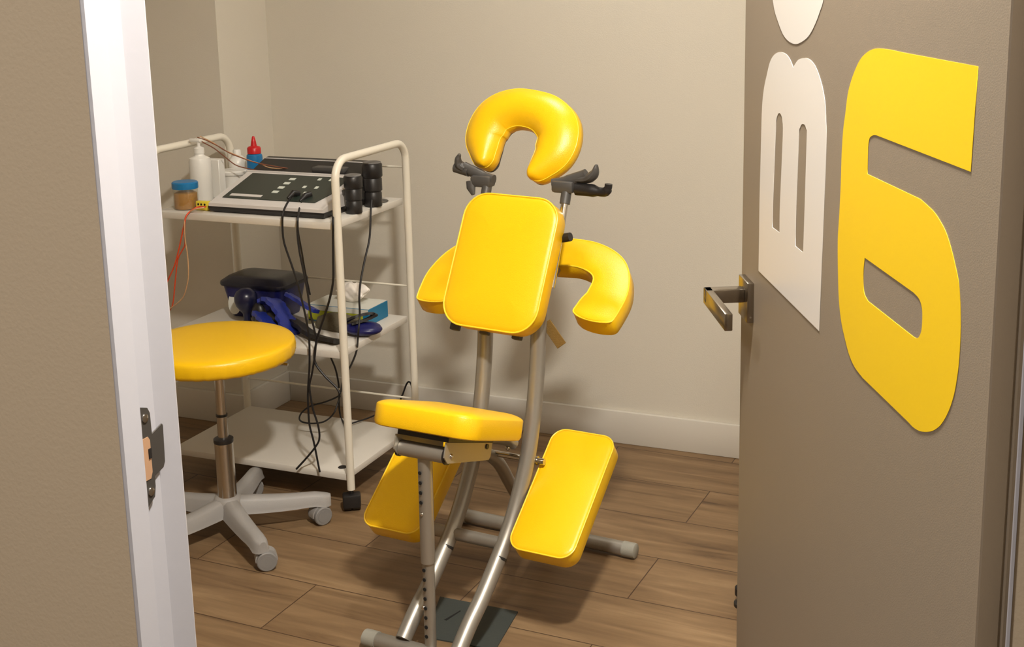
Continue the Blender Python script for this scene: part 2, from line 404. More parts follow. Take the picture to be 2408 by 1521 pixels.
C6=[(-1.968,3.150,0.247),(-1.979,3.150,0.230),(-2.025,3.150,0.207),(-2.066,3.130,0.195),(-2.092,3.120,0.175),(-2.089,3.100,0.161),(-2.073,3.100,0.152),(-2.035,3.100,0.154),(-1.997,3.100,0.166),(-1.978,3.120,0.186),(-1.973,3.140,0.216),(-1.971,3.150,0.234)]
C7=[(-1.989,3.199,0.118),(-1.974,3.233,0.118),(-1.955,3.279,0.118),(-1.939,3.347,0.118)]
C8=[(-1.902,3.400,0.137),(-1.892,3.400,0.167),(-1.878,3.400,0.200),(-1.868,3.400,0.209),(-1.860,3.400,0.195),(-1.856,3.400,0.136),(-1.866,3.420,0.070)]
R1=[(-2.235,2.912,0.848),(-2.264,2.913,0.845),(-2.270,2.885,0.837),(-2.271,2.866,0.825),(-2.284,2.868,0.793),(-2.296,2.870,0.761),(-2.311,2.872,0.722),(-2.332,2.875,0.676),(-2.360,2.880,0.635),(-2.398,2.890,0.584)]
R2=[(-2.233,2.906,0.848),(-2.255,2.895,0.845),(-2.275,2.885,0.833),(-2.272,2.864,0.819),(-2.280,2.866,0.781),(-2.285,2.870,0.743),(-2.299,2.872,0.723),(-2.319,2.875,0.693),(-2.337,2.880,0.630),(-2.357,2.885,0.557),(-2.381,2.890,0.528)]
R3=[(-2.231,2.900,0.848),(-2.251,2.883,0.845),(-2.278,2.883,0.830),(-2.274,2.862,0.813),(-2.278,2.864,0.763),(-2.277,2.868,0.713),(-2.280,2.870,0.662),(-2.288,2.872,0.629),(-2.312,2.876,0.582),(-2.356,2.880,0.549),(-2.376,2.885,0.538)]
W1=[(-2.380,3.080,1.017),(-2.353,3.080,1.005),(-2.324,3.090,0.987),(-2.295,3.100,0.961),(-2.266,3.110,0.937),(-2.228,3.120,0.926),(-2.175,3.130,0.917),(-2.122,3.150,0.912),(-2.088,3.160,0.919)]
W2=[(-2.376,3.080,1.021),(-2.345,3.080,1.013),(-2.308,3.090,0.994),(-2.278,3.100,0.974),(-2.241,3.110,0.959),(-2.204,3.120,0.946),(-2.143,3.140,0.933),(-2.083,3.160,0.923)]
W3=[(-2.374,3.090,1.023),(-2.337,3.100,1.004),(-2.301,3.100,0.984),(-2.271,3.110,0.970),(-2.234,3.120,0.954),(-2.193,3.130,0.941),(-2.159,3.140,0.928),(-2.083,3.160,0.927)]

# ------------------------------------------------------------------ room shell
def sbox(name, x0, x1, y0, y1, z0, z1, m, bev=0):
    return struct(MB().box(x0, x1, y0, y1, z0, z1, bev).build(name, m, smooth=bev > 0))
YB = 3.64; XL = -3.3; XR = 0.95; ZC = 2.5
sbox('floor', XL-0.6, XR+0.6, -1.6, YB+0.12, -0.12, 0.0, M['floor'])
sbox('ceiling', XL-0.6, XR+0.6, -1.6, YB+0.12, ZC, ZC+0.1, M['ceiling'])
sbox('wall_back', -2.49, XR+0.12, YB, YB+0.12, 0, ZC, M['wall'])
sbox('wall_stub', XL-0.12, -2.49, 3.365, YB+0.12, 0, ZC, M['wall'])
sbox('wall_left', XL-0.12, XL, 0.93, 3.365, 0, ZC, M['wall'])
sbox('wall_right', XR, XR+0.12, 0.93, YB, 0, ZC, M['wall'])
# wall between corridor and room, split by the doorway
struct(MB().prism([(XL-0.6, 0.849), (-0.7654, 0.849), (-0.7654, 0.8793), (-0.7903, 0.8815), (-0.7903, 0.93), (XL-0.6, 0.93)], ZC).build('wall_front_left', M['corridor_wall'], smooth=False))
sbox('wall_front_right', -0.0085, XR+0.6, 0.852, 0.93, 0, ZC, M['corridor_wall'])
sbox('wall_front_header', -0.7654, -0.0085, 0.852, 0.93, 2.08, ZC, M['corridor_wall'])
sbox('wall_corridor', XL-0.6, XR+0.6, -1.6, -1.5, 0, ZC, M['corridor_wall'])
# skirting boards
BH = 0.108; BT = 0.014
def base(name, x0, x1, y0, y1):
    return sbox(name, x0, x1, y0, y1, 0, BH, M['skirting'], 0.003)
base('baseboard_back', -2.49+BT, XR, YB-BT, YB)
base('baseboard_return', -2.49, -2.49+BT, 3.365, YB)
base('baseboard_stub', XL, -2.49+BT, 3.365-BT, 3.365)
base('baseboard_right', XR-BT, XR, 0.95, YB-BT)

# door frame (white lacquered), left jamb with stop, rebate and inner casing
prof = [(-0.7653, 0.8490), (-0.7634, 0.8480), (-0.7614, 0.8498), (-0.7640, 0.8770), (-0.7700, 0.8797), (-0.7875, 0.8812), (-0.7835, 0.9200),
        (-0.7885, 0.9225), (-0.7786, 0.9468), (-0.7885, 0.9600), (-0.7960, 0.9620), (-0.8600, 0.9620), (-0.8600, 0.9302), (-0.7901, 0.9302), (-0.7901, 0.8816), (-0.7653, 0.8795)]
jl = struct(MB().prism(prof, 2.05).build('trim_1', M['white_trim'], smooth=False))
XCEN = (-0.786+0.0105)/2
prof_r = [(-0.0086, 0.849), (-0.0106, 0.849), (-0.0114, 0.8500), (-0.0114, 0.8770), (-0.0106, 0.8800), (-0.0086, 0.8815)]
jr = struct(MB().prism(list(reversed(prof_r)), 2.05).build('trim_2', M['white_trim'], smooth=False))
jh = struct(MB().box(-0.7654, -0.0087, 0.849, 0.93, 2.05, 2.08).build('trim_3', M['white_trim'], smooth=False))

# strike plate screwed to the left jamb: plate, bent lip, two screws, brass mouth
zp = 1.052
pl = []
def zrow(lst): return [(y, z+zp) for y, z in lst]
outer = zrow([(0.8860, 0.048), (0.8860, -0.050), (0.8985, -0.0505), (0.9090, -0.044), (0.9110, -0.034), (0.9110, -0.024),
              (0.9245, -0.020), (0.9272, -0.015), (0.9285, 0.021), (0.9275, 0.0235), (0.9120, 0.0185), (0.9115, 0.040), (0.9085, 0.046), (0.8985, 0.0495)])
mp_ = Matrix(((0, 0, 1, -0.7834), (1, 0, 0, 0), (0, 1, 0, 0), (0, 0, 0, 1)))
sp = MB().prism(outer, 0.0016, mtx=mp_).build('strike_plate', M['dark_metal'], jl, smooth=False)
sp['label'] = 'dark metal strike plate'
MB().prism([(0.890, zp-0.024), (0.9055, zp-0.024), (0.9080, zp-0.018), (0.9080, zp+0.014), (0.9055, zp+0.018), (0.890, zp+0.018)], 0.0004,
           mtx=Matrix(((0, 0, 1, -0.7818), (1, 0, 0, 0), (0, 1, 0, 0), (0, 0, 0, 1)))).build('latch_mouth', [M['brass']], sp, smooth=False)
MB().box(-0.7816, -0.7808, 0.9045, 0.9085, zp-0.004, zp+0.006).build('latch_tongue', M['black'], sp, smooth=False)
for dz in (0.037, -0.037):
    MB().lathe([(0.0042, 0), (0.0040, 0.0008), (0.0015, 0.0014)], 20, mtx=Matrix(((0, 0, 1, -0.7818), (1, 0, 0, 0.9040), (0, 1, 0, zp+dz), (0, 0, 0, 1)))).build('screw', M['chrome'], sp)

# ------------------------------------------------------------------ door leaf, swung into the room
HX, HY = -0.0334, 0.9305
dd = Vector((-0.43994, 0.89803, 0)); dn = Vector((-0.89803, -0.43994, 0))   # along the leaf / out of its visible face
dz_ = Vector((0, 0, 1))
DM = frame((HX, HY, 0), dd, dn, dz_)      # local: x along leaf, y out of the visible face, z up
door = struct(bpy.data.objects.new('door_1', None)); COL.objects.link(door); door.matrix_world = DM
MB().box(0, 0.80, -0.0180, 0, 0.008, 2.04, 0.0012, 1).box(0.002, 0.798, -0.0195, -0.0180, 0.009, 2.039).box(0, 0.80, -0.040, -0.0195, 0.008, 2.04, 0.0012, 1).build('door_leaf', M['door'], door, smooth=False)
def decal(name, loops, m, label=None, h=0.0003):
    cu = bpy.data.curves.new(name, 'CURVE'); cu.dimensions = '2D'; cu.fill_mode = 'BOTH'; cu.extrude = h/2
    for lp in loops:
        s_ = cu.splines.new('POLY'); s_.points.add(len(lp)-1); s_.use_cyclic_u = True
        for i, (x, z) in enumerate(lp): s_.points[i].co = (x, z, 0, 1)
    tmp = bpy.data.objects.new('tmp', cu); COL.objects.link(tmp)
    dg = bpy.context.evaluated_depsgraph_get(); me = bpy.data.meshes.new_from_object(tmp.evaluated_get(dg))
    bpy.data.objects.remove(tmp); bpy.data.curves.remove(cu)
    me.transform(Matrix(((1, 0, 0, 0), (0, 0, 1, h/2+0.0001), (0, 1, 0, 0), (0, 0, 0, 1))))
    me.materials.clear(); me.materials.append(m)
    o = bpy.data.objects.new(name, me); COL.objects.link(o); o.parent = door
    if label: o['label'] = label
    return o
def smooth2(lp, keep):
    """round a traced outline, keeping the listed vertices as sharp corners"""
    out = []; N = len(lp)
    for i in range(N):
        a, b = lp[i], lp[(i+1) % N]
        p0 = lp[i-1] if i not in keep else (2*a[0]-b[0], 2*a[1]-b[1])
        p3 = lp[(i+2) % N] if (i+1) % N not in keep else (2*b[0]-a[0], 2*b[1]-a[1])
        d = math.hypot(b[0]-a[0], b[1]-a[1]); n = 4 if d < 0.055 else 1
        for k in range(n):
            t = k/n
            out.append(tuple(0.5*((2*a[j]) + (b[j]-p0[j])*t + (2*p0[j]-5*a[j]+4*b[j]-p3[j])*t*t + (3*a[j]-p0[j]-3*b[j]+p3[j])*t*t*t) for j in (0, 1)))
    return out
# round letter above: closed oval whose lower end shows
oval = [(x, z) for x, z in GO[3:-3]] + [(0.4375, 1.490), (0.4330, 1.530), (0.4330, 1.66), (0.452, 1.72), (0.49, 1.765), (0.56, 1.785), (0.63, 1.765), (0.672, 1.72), (0.6860, 1.66), (0.6860, 1.535), (0.6760, 1.488)]
decal('letter', [smooth2(oval, set())], M['white_decal'], 'white rounded letter cut off by the top of the photo')
decal('letter', [smooth2(GB, {0, 28, 14}), smooth2(GB1, {0, 1}), smooth2(GB2, {0, 1})], M['white_decal'], 'white letter turned on its side with two lobes')
decal('digit', [smooth2(G6[:50] + G6[51:], {0, 1, 22, 23, 43, 44, 49, 50}), smooth2(G61, {0, 1, 8, 9})], M['yellow_decal'], 'large yellow figure turned on its side')

# lever handle on the visible face
hs, hz = 0.752, 1.064
lh = MB().box(hs-0.026, hs+0.026, 0.0, 0.009, hz-0.027, hz+0.027, 0.0012, 2)
lho = lh.build('handle_rose', M['nickel'], door)
MB().box(hs-0.010, hs+0.010, 0.009, 0.060, hz-0.003, hz+0.015, 0.0012, 2).build('handle_neck', M['nickel'], lho)
MB().box(hs-0.125, hs+0.010, 0.050, 0.060, hz-0.007, hz+0.015, 0.0012, 2).build('handle_lever', M['nickel'], lho)
for dz in (-0.019,):
    MB().cyl((hs-0.0263, 0.0045, hz+dz), (hs-0.0255, 0.0045, hz+dz), 0.0014, 10).build('set_screw', M['chrome'], lho)
# lever on the far side of the leaf
MB().box(hs-0.026, hs+0.026, -0.049, -0.040, hz-0.027, hz+0.027, 0.0012, 2).build('handle_rose', M['nickel'], door)
for z_ in (0.25, 1.0, 1.80):
    MB().cyl((-0.004, -0.046, z_-0.05), (-0.004, -0.046, z_+0.05), 0.0065, 16).build('hinge', M['nickel'], door)

# black rubber stop standing on the floor behind the door edge
ds = thing('door_stop', 'black rubber door stop on the floor, peeking out left of the open door', 'door stop', (-0.622, 2.735, 0))
MB().lathe([(0.024, 0), (0.024, 0.008), (0.017, 0.012), (0.017, 0.026)], 28).build('base', M['black'], ds)
MB().lathe([(0.0165, 0.0262), (0.022, 0.029), (0.022, 0.046), (0.016, 0.051)], 28).build('bumper', M['rubber'], ds)

# ------------------------------------------------------------------ massage chair
CH = thing('massage_chair', 'yellow padded massage chair on curved silver tube frame standing on wood-look floor', 'massage chair', (-1.2086, 2.2447, 0), R_(-5))
def CP(u, v, z): return (u, v, z)
RAIL = [(0.0, 0.040), (0.05, 0.085), (0.10, 0.125), (0.16, 0.185), (0.21, 0.243), (0.25, 0.312), (0.285, 0.40), (0.315, 0.50), (0.336, 0.60), (0.346, 0.68), (0.356, 0.76), (0.366, 0.84)]
def lean(z): return 0.0 if z < 0.06 else 0.034*min(1.0, (z-0.06)/0.36)**0.9
def rail_at(u): return spline([(u+lean(z), v, z) for v, z in RAIL], 5)
for s in (-1, 1):
    dv = -0.006 if s < 0 else 0.0
    MB().tube(rail_at(s*0.07+0.0), 0.0185, 20).build('rail', M['steel'], CH)
    # dark joint sleeve
    MB().tube([(s*0.07+lean(0.194), 0.166, 0.190), (s*0.07+lean(0.2), 0.170, 0.195)], 0.0189, 20).build('rail_joint', M['black'], CH)
def capped_bar(name, u0, u1, v, z, r, m=None):
    o = MB().cyl((u0, v, z), (u1, v, z), r, 22).build(name, m or M['steel'], CH)
    for u, s in ((u0, -1), (u1, 1)):
        MB().tube([(u-s*0.032, v, z), (u-s*0.004, v, z), (u+s*0.002, v, z), (u+s*0.004, v, z)], [r+0.0016, r+0.0016, r+0.001, r-0.002], 22).build('rubber_cap', M['cap'], o)
    return o
capped_bar('front_foot_bar', -0.168, 0.168, -0.004, 0.0225, 0.0185)
capped_bar('rear_foot_bar', -0.320, 0.212, 0.652, 0.0225, 0.0185)
# cross brace between the rails (flattened tube)
MB().tube([(-0.115, 0.190, 0.217), (0.098, 0.190, 0.217)], 0.0155, 18, flat=(1.0, 0.8)).build('cross_bar', M['steel'], CH)
# telescopic seat post with a row of pin holes
def post(u, v, z0, z1, r, holes, name):
    mb = MB(); mb.cyl((u, v, z0), (u+0.0, v+0.004, z1), r, 24); mb.mi = 1
    th = R_(-98)
    for zz in holes:
        c = Vector((u+math.cos(th)*(r-0.001), v+math.sin(th)*(r-0.001), zz))
        mb.tube([c, c+Vector((math.cos(th), math.sin(th), 0))*0.0016], 0.0042, 12)
    return mb.build(name, [M['steel'], M['hole']], CH)
post(-0.003, 0.010, 0.236, 0.478, 0.0158, [0.447-0.0225*i for i in range(4)], 'seat_post')
lp = post(-0.003, 0.008, 0.035, 0.238, 0.0132, [0.222-0.0225*i for i in range(8)], 'seat_post')
th = R_(-98)
for zz in (0.352,):
    MB().sphere((math.cos(th)*0.0155-0.003, 0.012+math.sin(th)*0.0155, zz), 0.0046, n=14).build('spring_button', M['chrome'], CH)
MB().sphere((-0.0125, 0.0, 0.130), 0.006, n=12).build('spring_button', M['chrome'], CH)
# pivot head of the seat
MB().cyl((-0.056, 0.006, 0.493), (0.054, 0.006, 0.493), 0.0172, 26).build('pivot_tube', M['steel'], CH)
for s in (-1, 1):
    MB().cyl((s*0.057-0.001, 0.006, 0.493), (s*0.057+s*0.005-0.001, 0.006, 0.493), 0.0195, 26).build('pivot_washer', M['black'], CH)
    MB().sphere((s*0.068-0.001, 0.006, 0.493), 0.006, n=14).build('bolt', M['chrome'], CH)
# seat tilt frame
tilt = R_(-19.6)
ev = Vector((0, math.cos(tilt), math.sin(tilt))); en = Vector((0, -math.sin(tilt), math.cos(tilt)))
SF = frame((0.004, 0.0995, 0.503), Vector((1, 0, 0)), ev, en)   # centre of the seat underside
for s in (-1, 1):
    MB().prism([(-0.112, -0.044), (-0.095, -0.056), (0.03, -0.052), (0.085, -0.050), (0.092, -0.042), (0.092, -0.012), (-0.112, -0.012)] if s else [], 0.003,
               mtx=SF @ Matrix(((0, 0, 1, s*0.0625-0.0015), (1, 0, 0, 0), (0, 1, 0, 0), (0, 0, 0, 1)))).build('seat_bracket', M['silver_plate'], CH, smooth=False)
MB().box(-0.064, 0.064, -0.105, 0.095, -0.012, -0.0005, 0.001, 1, mtx=SF).build('seat_board', M['black'], CH)
for s in (1, -1):
    MB().cyl(SF @ Vector((s*0.0640, 0.068, -0.020)), SF @ Vector((s*0.0665, 0.068, -0.020)), 0.006, 16).build('pivot_hole', M['black'], CH)
sp_ = rrect_pad(0.262, 0.270, 0.050, 0.054, crown=0.006, edge=0.010, topround=0.036)
sp_.build('seat', M['yellow'], CH, xf=SF)
# struts from seat bracket back to the rails and down to the rear foot
MB().tube(spline([(0.0, 0.175, 0.452), (0.02, 0.235, 0.446), (0.038, 0.285, 0.428), (0.05, 0.315, 0.408)], 5), 0.0135, 14).build('seat_strut', M['steel'], CH)
MB().tube(spline([(-0.02, 0.19, 0.432), (-0.005, 0.26, 0.400), (0.0, 0.325, 0.350), (0.0, 0.385, 0.270), (0.0, 0.47, 0.16), (0.0, 0.56, 0.07), (0.0, 0.64, 0.03)], 6), 0.0155, 16).build('rear_leg', M['steel'], CH)
MB().cyl((-0.110, 0.303, 0.382), (0.135, 0.303, 0.382), 0.0075, 14).build('knee_axle', M['chrome'], CH)
for s in (-1, 1):
    MB().cyl((s*0.080+0.028, 0.303, 0.382), (s*0.090+0.028, 0.303, 0.382), 0.0105, 14).build('axle_collar', M['chrome'], CH)
MB().sphere((0.046, 0.292, 0.405), 0.006, n=12).build('bolt', M['chrome'], CH)
# knee pads
kt = math.atan2(0.182, 0.238)
def knee(s, dz, du):
    ey = Vector((0, math.cos(kt), math.sin(kt))); ez = Vector((0, -math.sin(kt), math.cos(kt)))
    c = Vector((s*0.1985+du, 0.268, 0.336+dz)) - ez*0.050
    F = frame(c, Vector((1, 0, 0)), ey, ez)
    mb = rrect_pad(0.160, 0.318, 0.034, 0.050, crown=0.005, edge=0.006, topround=0.010)
    o = mb.build('knee_pad', M['yellow'], CH, xf=F)
    rr = [(x, y, 0.0487) for x, y in rrect(0.159, 0.317, 0.0335, 8)]
    piping(rr, 0.0018).build('piping', M['yellow_seam'], o, xf=F)
    MB().box(-0.03, 0.03, -0.06, 0.09, -0.012, 0.0, 0.002, 1).build('mounting_plate', M['black'], o, xf=F)
knee(1, 0.0, 0.0); knee(-1, -0.022, 0.0)
# chest pad
ct = math.atan2(0.292, 0.150)
cy_ = Vector((0, math.cos(ct), math.sin(ct))); cz_ = Vector((0, -math.sin(ct), math.cos(ct)))
CF = frame(Vector((0.018, 0.325, 0.842)) - cz_*0.050, Vector((1, 0, 0)), cy_, cz_) @ Matrix.Rotation(R_(-1.2), 4, 'Z')
o = rrect_pad(0.246, 0.318, 0.058, 0.050, crown=0.008, edge=0.006, topround=0.012).build('chest_pad', M['yellow'], CH, xf=CF)
piping([(x, y, 0.0487) for x, y in rrect(0.245, 0.317, 0.0575, 8)], 0.0020).build('piping', M['yellow_seam'], o, xf=CF)
MB().box(-0.085, 0.085, -0.12, 0.12, -0.010, 0.0, 0.002, 1).build('backing_board', M['black'], o, xf=CF)
for u_ in (-0.115, -0.035, 0.050):
    MB().box(u_, u_+0.022, -0.166, -0.140, -0.008, 0.010, 0.003, 2).build('hinge', M['dark_plastic'], o, xf=CF)
# armrest: wide horseshoe pad behind the chest pad
at_ = math.atan2(0.15, 0.21)
ay = Vector((0, math.cos(at_), math.sin(at_))); az = Vector((0, -math.sin(at_), math.cos(at_)))
AF = frame(Vector((0.013, 0.465, 0.780)) - az*0.050, Vector((1, 0, 0)), ay, az)
spn = [(-0.208, -0.112), (-0.214, -0.070), (-0.214, -0.020), (-0.188, 0.034), (-0.130, 0.070), (-0.05, 0.082), (0.05, 0.082), (0.130, 0.070), (0.188, 0.034), (0.214, -0.020), (0.214, -0.070), (0.208, -0.112)]
hw = [0.056, 0.058, 0.059, 0.060, 0.054, 0.047, 0.047, 0.054, 0.060, 0.059, 0.058, 0.056]
hwi = [0.054, 0.052, 0.042, 0.026, 0.032, 0.044, 0.044, 0.032, 0.026, 0.042, 0.052, 0.054]
spn = [(a*0.985, b) for a, b in spn]
mb, loop = sweep_pad(spn, hw, 0.046, 0.006, edge=0.006, ends=0.30, hwr=hwi)
o = mb.build('arm_pad', M['yellow'], CH, xf=AF, angle=55)
piping(loop, 0.0018).build('piping', M['yellow_seam'], o, xf=AF)
MB().box(-0.12, 0.12, 0.055, 0.105, -0.012, -0.0002, 0.003, 1).build('arm_board', M['black'], o, xf=AF)
# arm bracket from rails to the arm pad
for s in (-1, 1):
    MB().tube(spline([(s*0.07, 0.350, 0.72), (s*0.072, 0.40, 0.735), (s*0.075, 0.47, 0.772), (s*0.075, 0.50, 0.790)], 5), 0.011, 14).build('arm_bracket', M['steel'], CH)
# webbing strap end hanging beside the right rail
MB().box(-0.014, 0.014, -0.0012, 0.0012, -0.046, 0.02, 0.001, 1,
         mtx=Matrix.Translation((0.122, 0.372, 0.680)) @ Matrix.Rotation(R_(-38), 4, 'Y')).build('strap', M['strap_tan'], CH)
# face rest: tubes, clamps and cushion
tv = Vector((0, 0.395, 0.84)); tw = Vector((0, 0.462, 0.995))
for u_, nm in ((-0.086, 'left'), (0.126, 'right')):
    MB().cyl((u_, 0.372, 0.78), (u_, 0.452, 0.975), 0.0088, 16).build('face_rest_tube', M['chrome'], CH)
    MB().cyl((u_, 0.447, 0.962), (u_, 0.458, 0.990), 0.0122, 16).build('tube_socket', M['dark_plastic'], CH)
MB().tube([(0.126, 0.408, 0.884), (0.126, 0.412, 0.894)], 0.014, 14).build('tube_lock', M['black'], CH)
MB().cyl((0.135, 0.408, 0.889), (0.160, 0.406, 0.895), 0.0105, 10).build('tube_knob', M['black'], CH)
# clamps with cam levers
def clamp(u_, s):
    base_ = Vector((u_, 0.462, 1.0))
    mb = MB()
    mb.box(-0.028, 0.028, -0.016, 0.016, -0.014, 0.014, 0.007, 2, mtx=Matrix.Translation(base_))
    mb.tube(spline([(u_-s*0.03, 0.462, 1.004), (u_, 0.466, 1.010), (u_+s*0.035, 0.468, 1.022), (u_+s*0.055, 0.468, 1.030)], 4), [0.013]*5+[0.0145]*4+[0.014]*4, 12, flat=(1, 0.85))
    o = mb.build('clamp_body', M['dark_plastic'], CH)
    return o
co = clamp(-0.100, -1)
MB().tube(spline([(-0.152, 0.468, 1.026), (-0.166, 0.465, 1.036), (-0.166, 0.460, 1.050), (-0.160, 0.458, 1.062)], 4), [0.015, 0.015, 0.015, 0.015, 0.014, 0.013, 0.012, 0.011, 0.010, 0.009, 0.007, 0.006, 0.005], 10, flat=(0.8, 1)).build('cam_lever', M['dark_plastic'], co)
MB().tube([(-0.128, 0.455, 0.998), (-0.126, 0.450, 0.984), (-0.118, 0.446, 0.968)], [0.014, 0.012, 0.005], 10, flat=(1, 0.7)).build('wing', M['dark_plastic'], co)
MB().tube([(-0.140, 0.468, 1.020), (-0.180, 0.470, 1.028)], 0.0135, 12).build('clamp_knob', M['dark_plastic'], co)
co = clamp(0.118, 1)
MB().tube(spline([(0.150, 0.468, 1.018), (0.178, 0.466, 1.022), (0.196, 0.462, 1.036), (0.202, 0.460, 1.056)], 4), [0.013, 0.013, 0.014, 0.014, 0.015, 0.016, 0.016, 0.015, 0.013, 0.011, 0.009, 0.007, 0.004], 10, flat=(0.75, 1)).build('cam_lever', M['dark_plastic'], co)
MB().tube(spline([(0.150, 0.462, 0.996), (0.185, 0.460, 0.996), (0.222, 0.458, 0.994), (0.232, 0.456, 1.004), (0.234, 0.456, 1.014)], 4), [0.015]*6+[0.011]*6+[0.009]*5, 10).build('cam_lever', M['black'], co)
# face cushion
ft = math.atan2(0.185, 0.095)
fy = Vector((0, math.cos(ft), math.sin(ft))); fz = Vector((0, -math.sin(ft), math.cos(ft)))
roll = Matrix.Rotation(R_(-9), 4, 'Z')
FF = frame(Vector((-0.025, 0.515, 1.111)) - fz*0.038, Vector((1, 0, 0)), fy, fz) @ roll
spn = [(-0.062, -0.106), (-0.080, -0.066), (-0.094, -0.020), (-0.084, 0.030), (-0.046, 0.062), (0.0, 0.072), (0.046, 0.062), (0.084, 0.030), (0.094, -0.020), (0.080, -0.066), (0.062, -0.106)]
hw = [0.022, 0.042, 0.057, 0.060, 0.055, 0.050, 0.055, 0.060, 0.057, 0.042, 0.022]
hwf = [0.020, 0.036, 0.050, 0.050, 0.048, 0.048, 0.048, 0.050, 0.050, 0.036, 0.020]
spn = [(a*1.02, b*0.93) for a, b in spn]
mb, loop = sweep_pad(spn, hw, 0.030, 0.024, edge=0.008, ends=0.8, hwr=hwf)
o = mb.build('face_cushion', M['yellow'], CH, xf=FF, angle=55)
piping(loop, 0.0012).build('piping', M['yellow_seam'], o, xf=FF)
mb2, lp2 = sweep_pad(spn, [a*0.75 for a in hw], 0.006, 0.0, edge=0.001, ends=0.8)
mb2.build('face_cushion_plate', M['dark_plastic'], o, xf=FF @ Matrix.Translation((0, 0, -0.0065)))

# ------------------------------------------------------------------ slate mat under the rails
mt_ = MB()
pts = [(-1.322, 2.517), (-1.115, 2.516), (-1.095, 2.341), (-1.268, 2.335)]
n_ = 14; vs = []; fs = []
for i in range(n_+1):
    for j in range(n_+1):
        a = Vector((*pts[0], 0)).lerp(Vector((*pts[1], 0)), i/n_); b = Vector((*pts[3], 0)).lerp(Vector((*pts[2], 0)), i/n_)
        p = a.lerp(b, j/n_)
        edge_ = abs(i/n_-0.78)
        vs.append((p.x, p.y, 0.0032))
low = [(x, y, 0.0002) for x, y in (pts[0], pts[1], pts[2], pts[3])]
for i in range(n_):
    for j in range(n_):
        a = i*(n_+1)+j; fs.append((a, a+n_+1, a+n_+2, a+1))
mt_.add(vs, fs)
mt_.prism([(x, y) for x, y in pts], 0.003)
mo = mt_.build('floor_mat', M['mat_grey'], smooth=False)
tag(mo, 'small dark slate-grey mat lying flat on the floor under the massage chair rails', 'mat')
MB().prism([(-1.262, 2.418), (-1.255, 2.418), (-1.243, 2.470), (-1.246, 2.471)], 0.0004, mtx=Matrix.Translation((0, 0, 0.0034))).build('slit', M['hole'], mo, smooth=False)

# ------------------------------------------------------------------ trolley
TX0, TX1, TY0, TY1 = -2.410, -1.785, 2.885, 3.283
TR = thing('trolley', 'cream three-shelf rolling trolley standing before the wall stub, left of the massage chair', 'trolley', ((TX0+TX1)/2, (TY0+TY1)/2, 0))
TC = Vector(((TX0+TX1)/2, (TY0+TY1)/2, 0))
def tl(p): return tuple(Vector(p)-TC)
for x in (TX0, TX1):
    r = 0.055; zt = 1.002
    path = [(x, TY0, 0.064), (x, TY0, 0.5), (x, TY0, zt-r)]
    for k in range(1, 9):
        a = R_(90*k/8); path.append((x, TY0+r-r*math.cos(a), zt-r+r*math.sin(a)))
    path.append((x, TY1-r, zt))
    for k in range(1, 9):
        a = R_(90*k/8); path.append((x, TY1-r+r*math.sin(a), zt-r+r*math.cos(a)))
    path += [(x, TY1, 0.5), (x, TY1, 0.064)]
    f_ = MB().tube([tl(p) for p in path], 0.0112, 18).build('end_frame', M['trolley'], TR)
    for y in (TY0, TY1):
        c = tl((x, y, 0))
        MB().cyl((c[0], c[1], 0.050), (c[0], c[1], 0.0645), 0.006, 14).build('caster_stem', M['black'], f_)
        rot = Matrix.Translation((c[0], c[1], 0)) @ Matrix.Rotation(R_(32 if y == TY0 else -20), 4, 'Z')
        mb = MB()
        mb.tube([rot @ Vector((-0.0245, 0.008, 0.0246)), rot @ Vector((-0.023, 0.008, 0.0246)), rot @ Vector((-0.003, 0.008, 0.0246)), rot @ Vector((-0.002, 0.008, 0.0246))], [0.0215, 0.0243, 0.0243, 0.020], 28)
        mb.tube([rot @ Vector((0.002, 0.008, 0.0246)), rot @ Vector((0.003, 0.008, 0.0246)), rot @ Vector((0.023, 0.008, 0.0246)), rot @ Vector((0.0245, 0.008, 0.0246))], [0.020, 0.0243, 0.0243, 0.0215], 28)
        mb.box(-0.0255, 0.0255, -0.018, 0.018, 0.012, 0.052, 0.006, 2, mtx=rot)
        mb.build('caster', M['black'], f_)
for zt in (0.108, 0.467, 0.832):
    x0, y0, _ = tl((TX0+0.012, TY0-0.001, 0)); x1, y1, _ = tl((TX1-0.012, TY1-0.006, 0))
    s_ = MB().box(x0, x1, y0, y1, zt-0.020, zt, 0.0025, 2).build('shelf', M['trolley_shelf'], TR)
    MB().cyl(tl((TX0, TY1, zt+0.093)), tl((TX1, TY1, zt+0.093)), 0.0032, 10).build('guard_rail', M['trolley'], TR)
    if zt < 0.2:
        MB().lathe([(0.013, 0), (0.012, 0.0012), (0.004, 0.0016)], 24, center=tl((-1.835, 2.925, zt))).build('bolt_cap', M['black'], s_)

# ------------------------------------------------------------------ stool
SX, SY = -2.028, 2.645
ST = thing('rolling_stool', 'round yellow stool on grey five-star base, half hidden by the door jamb', 'stool', (SX, SY, 0))
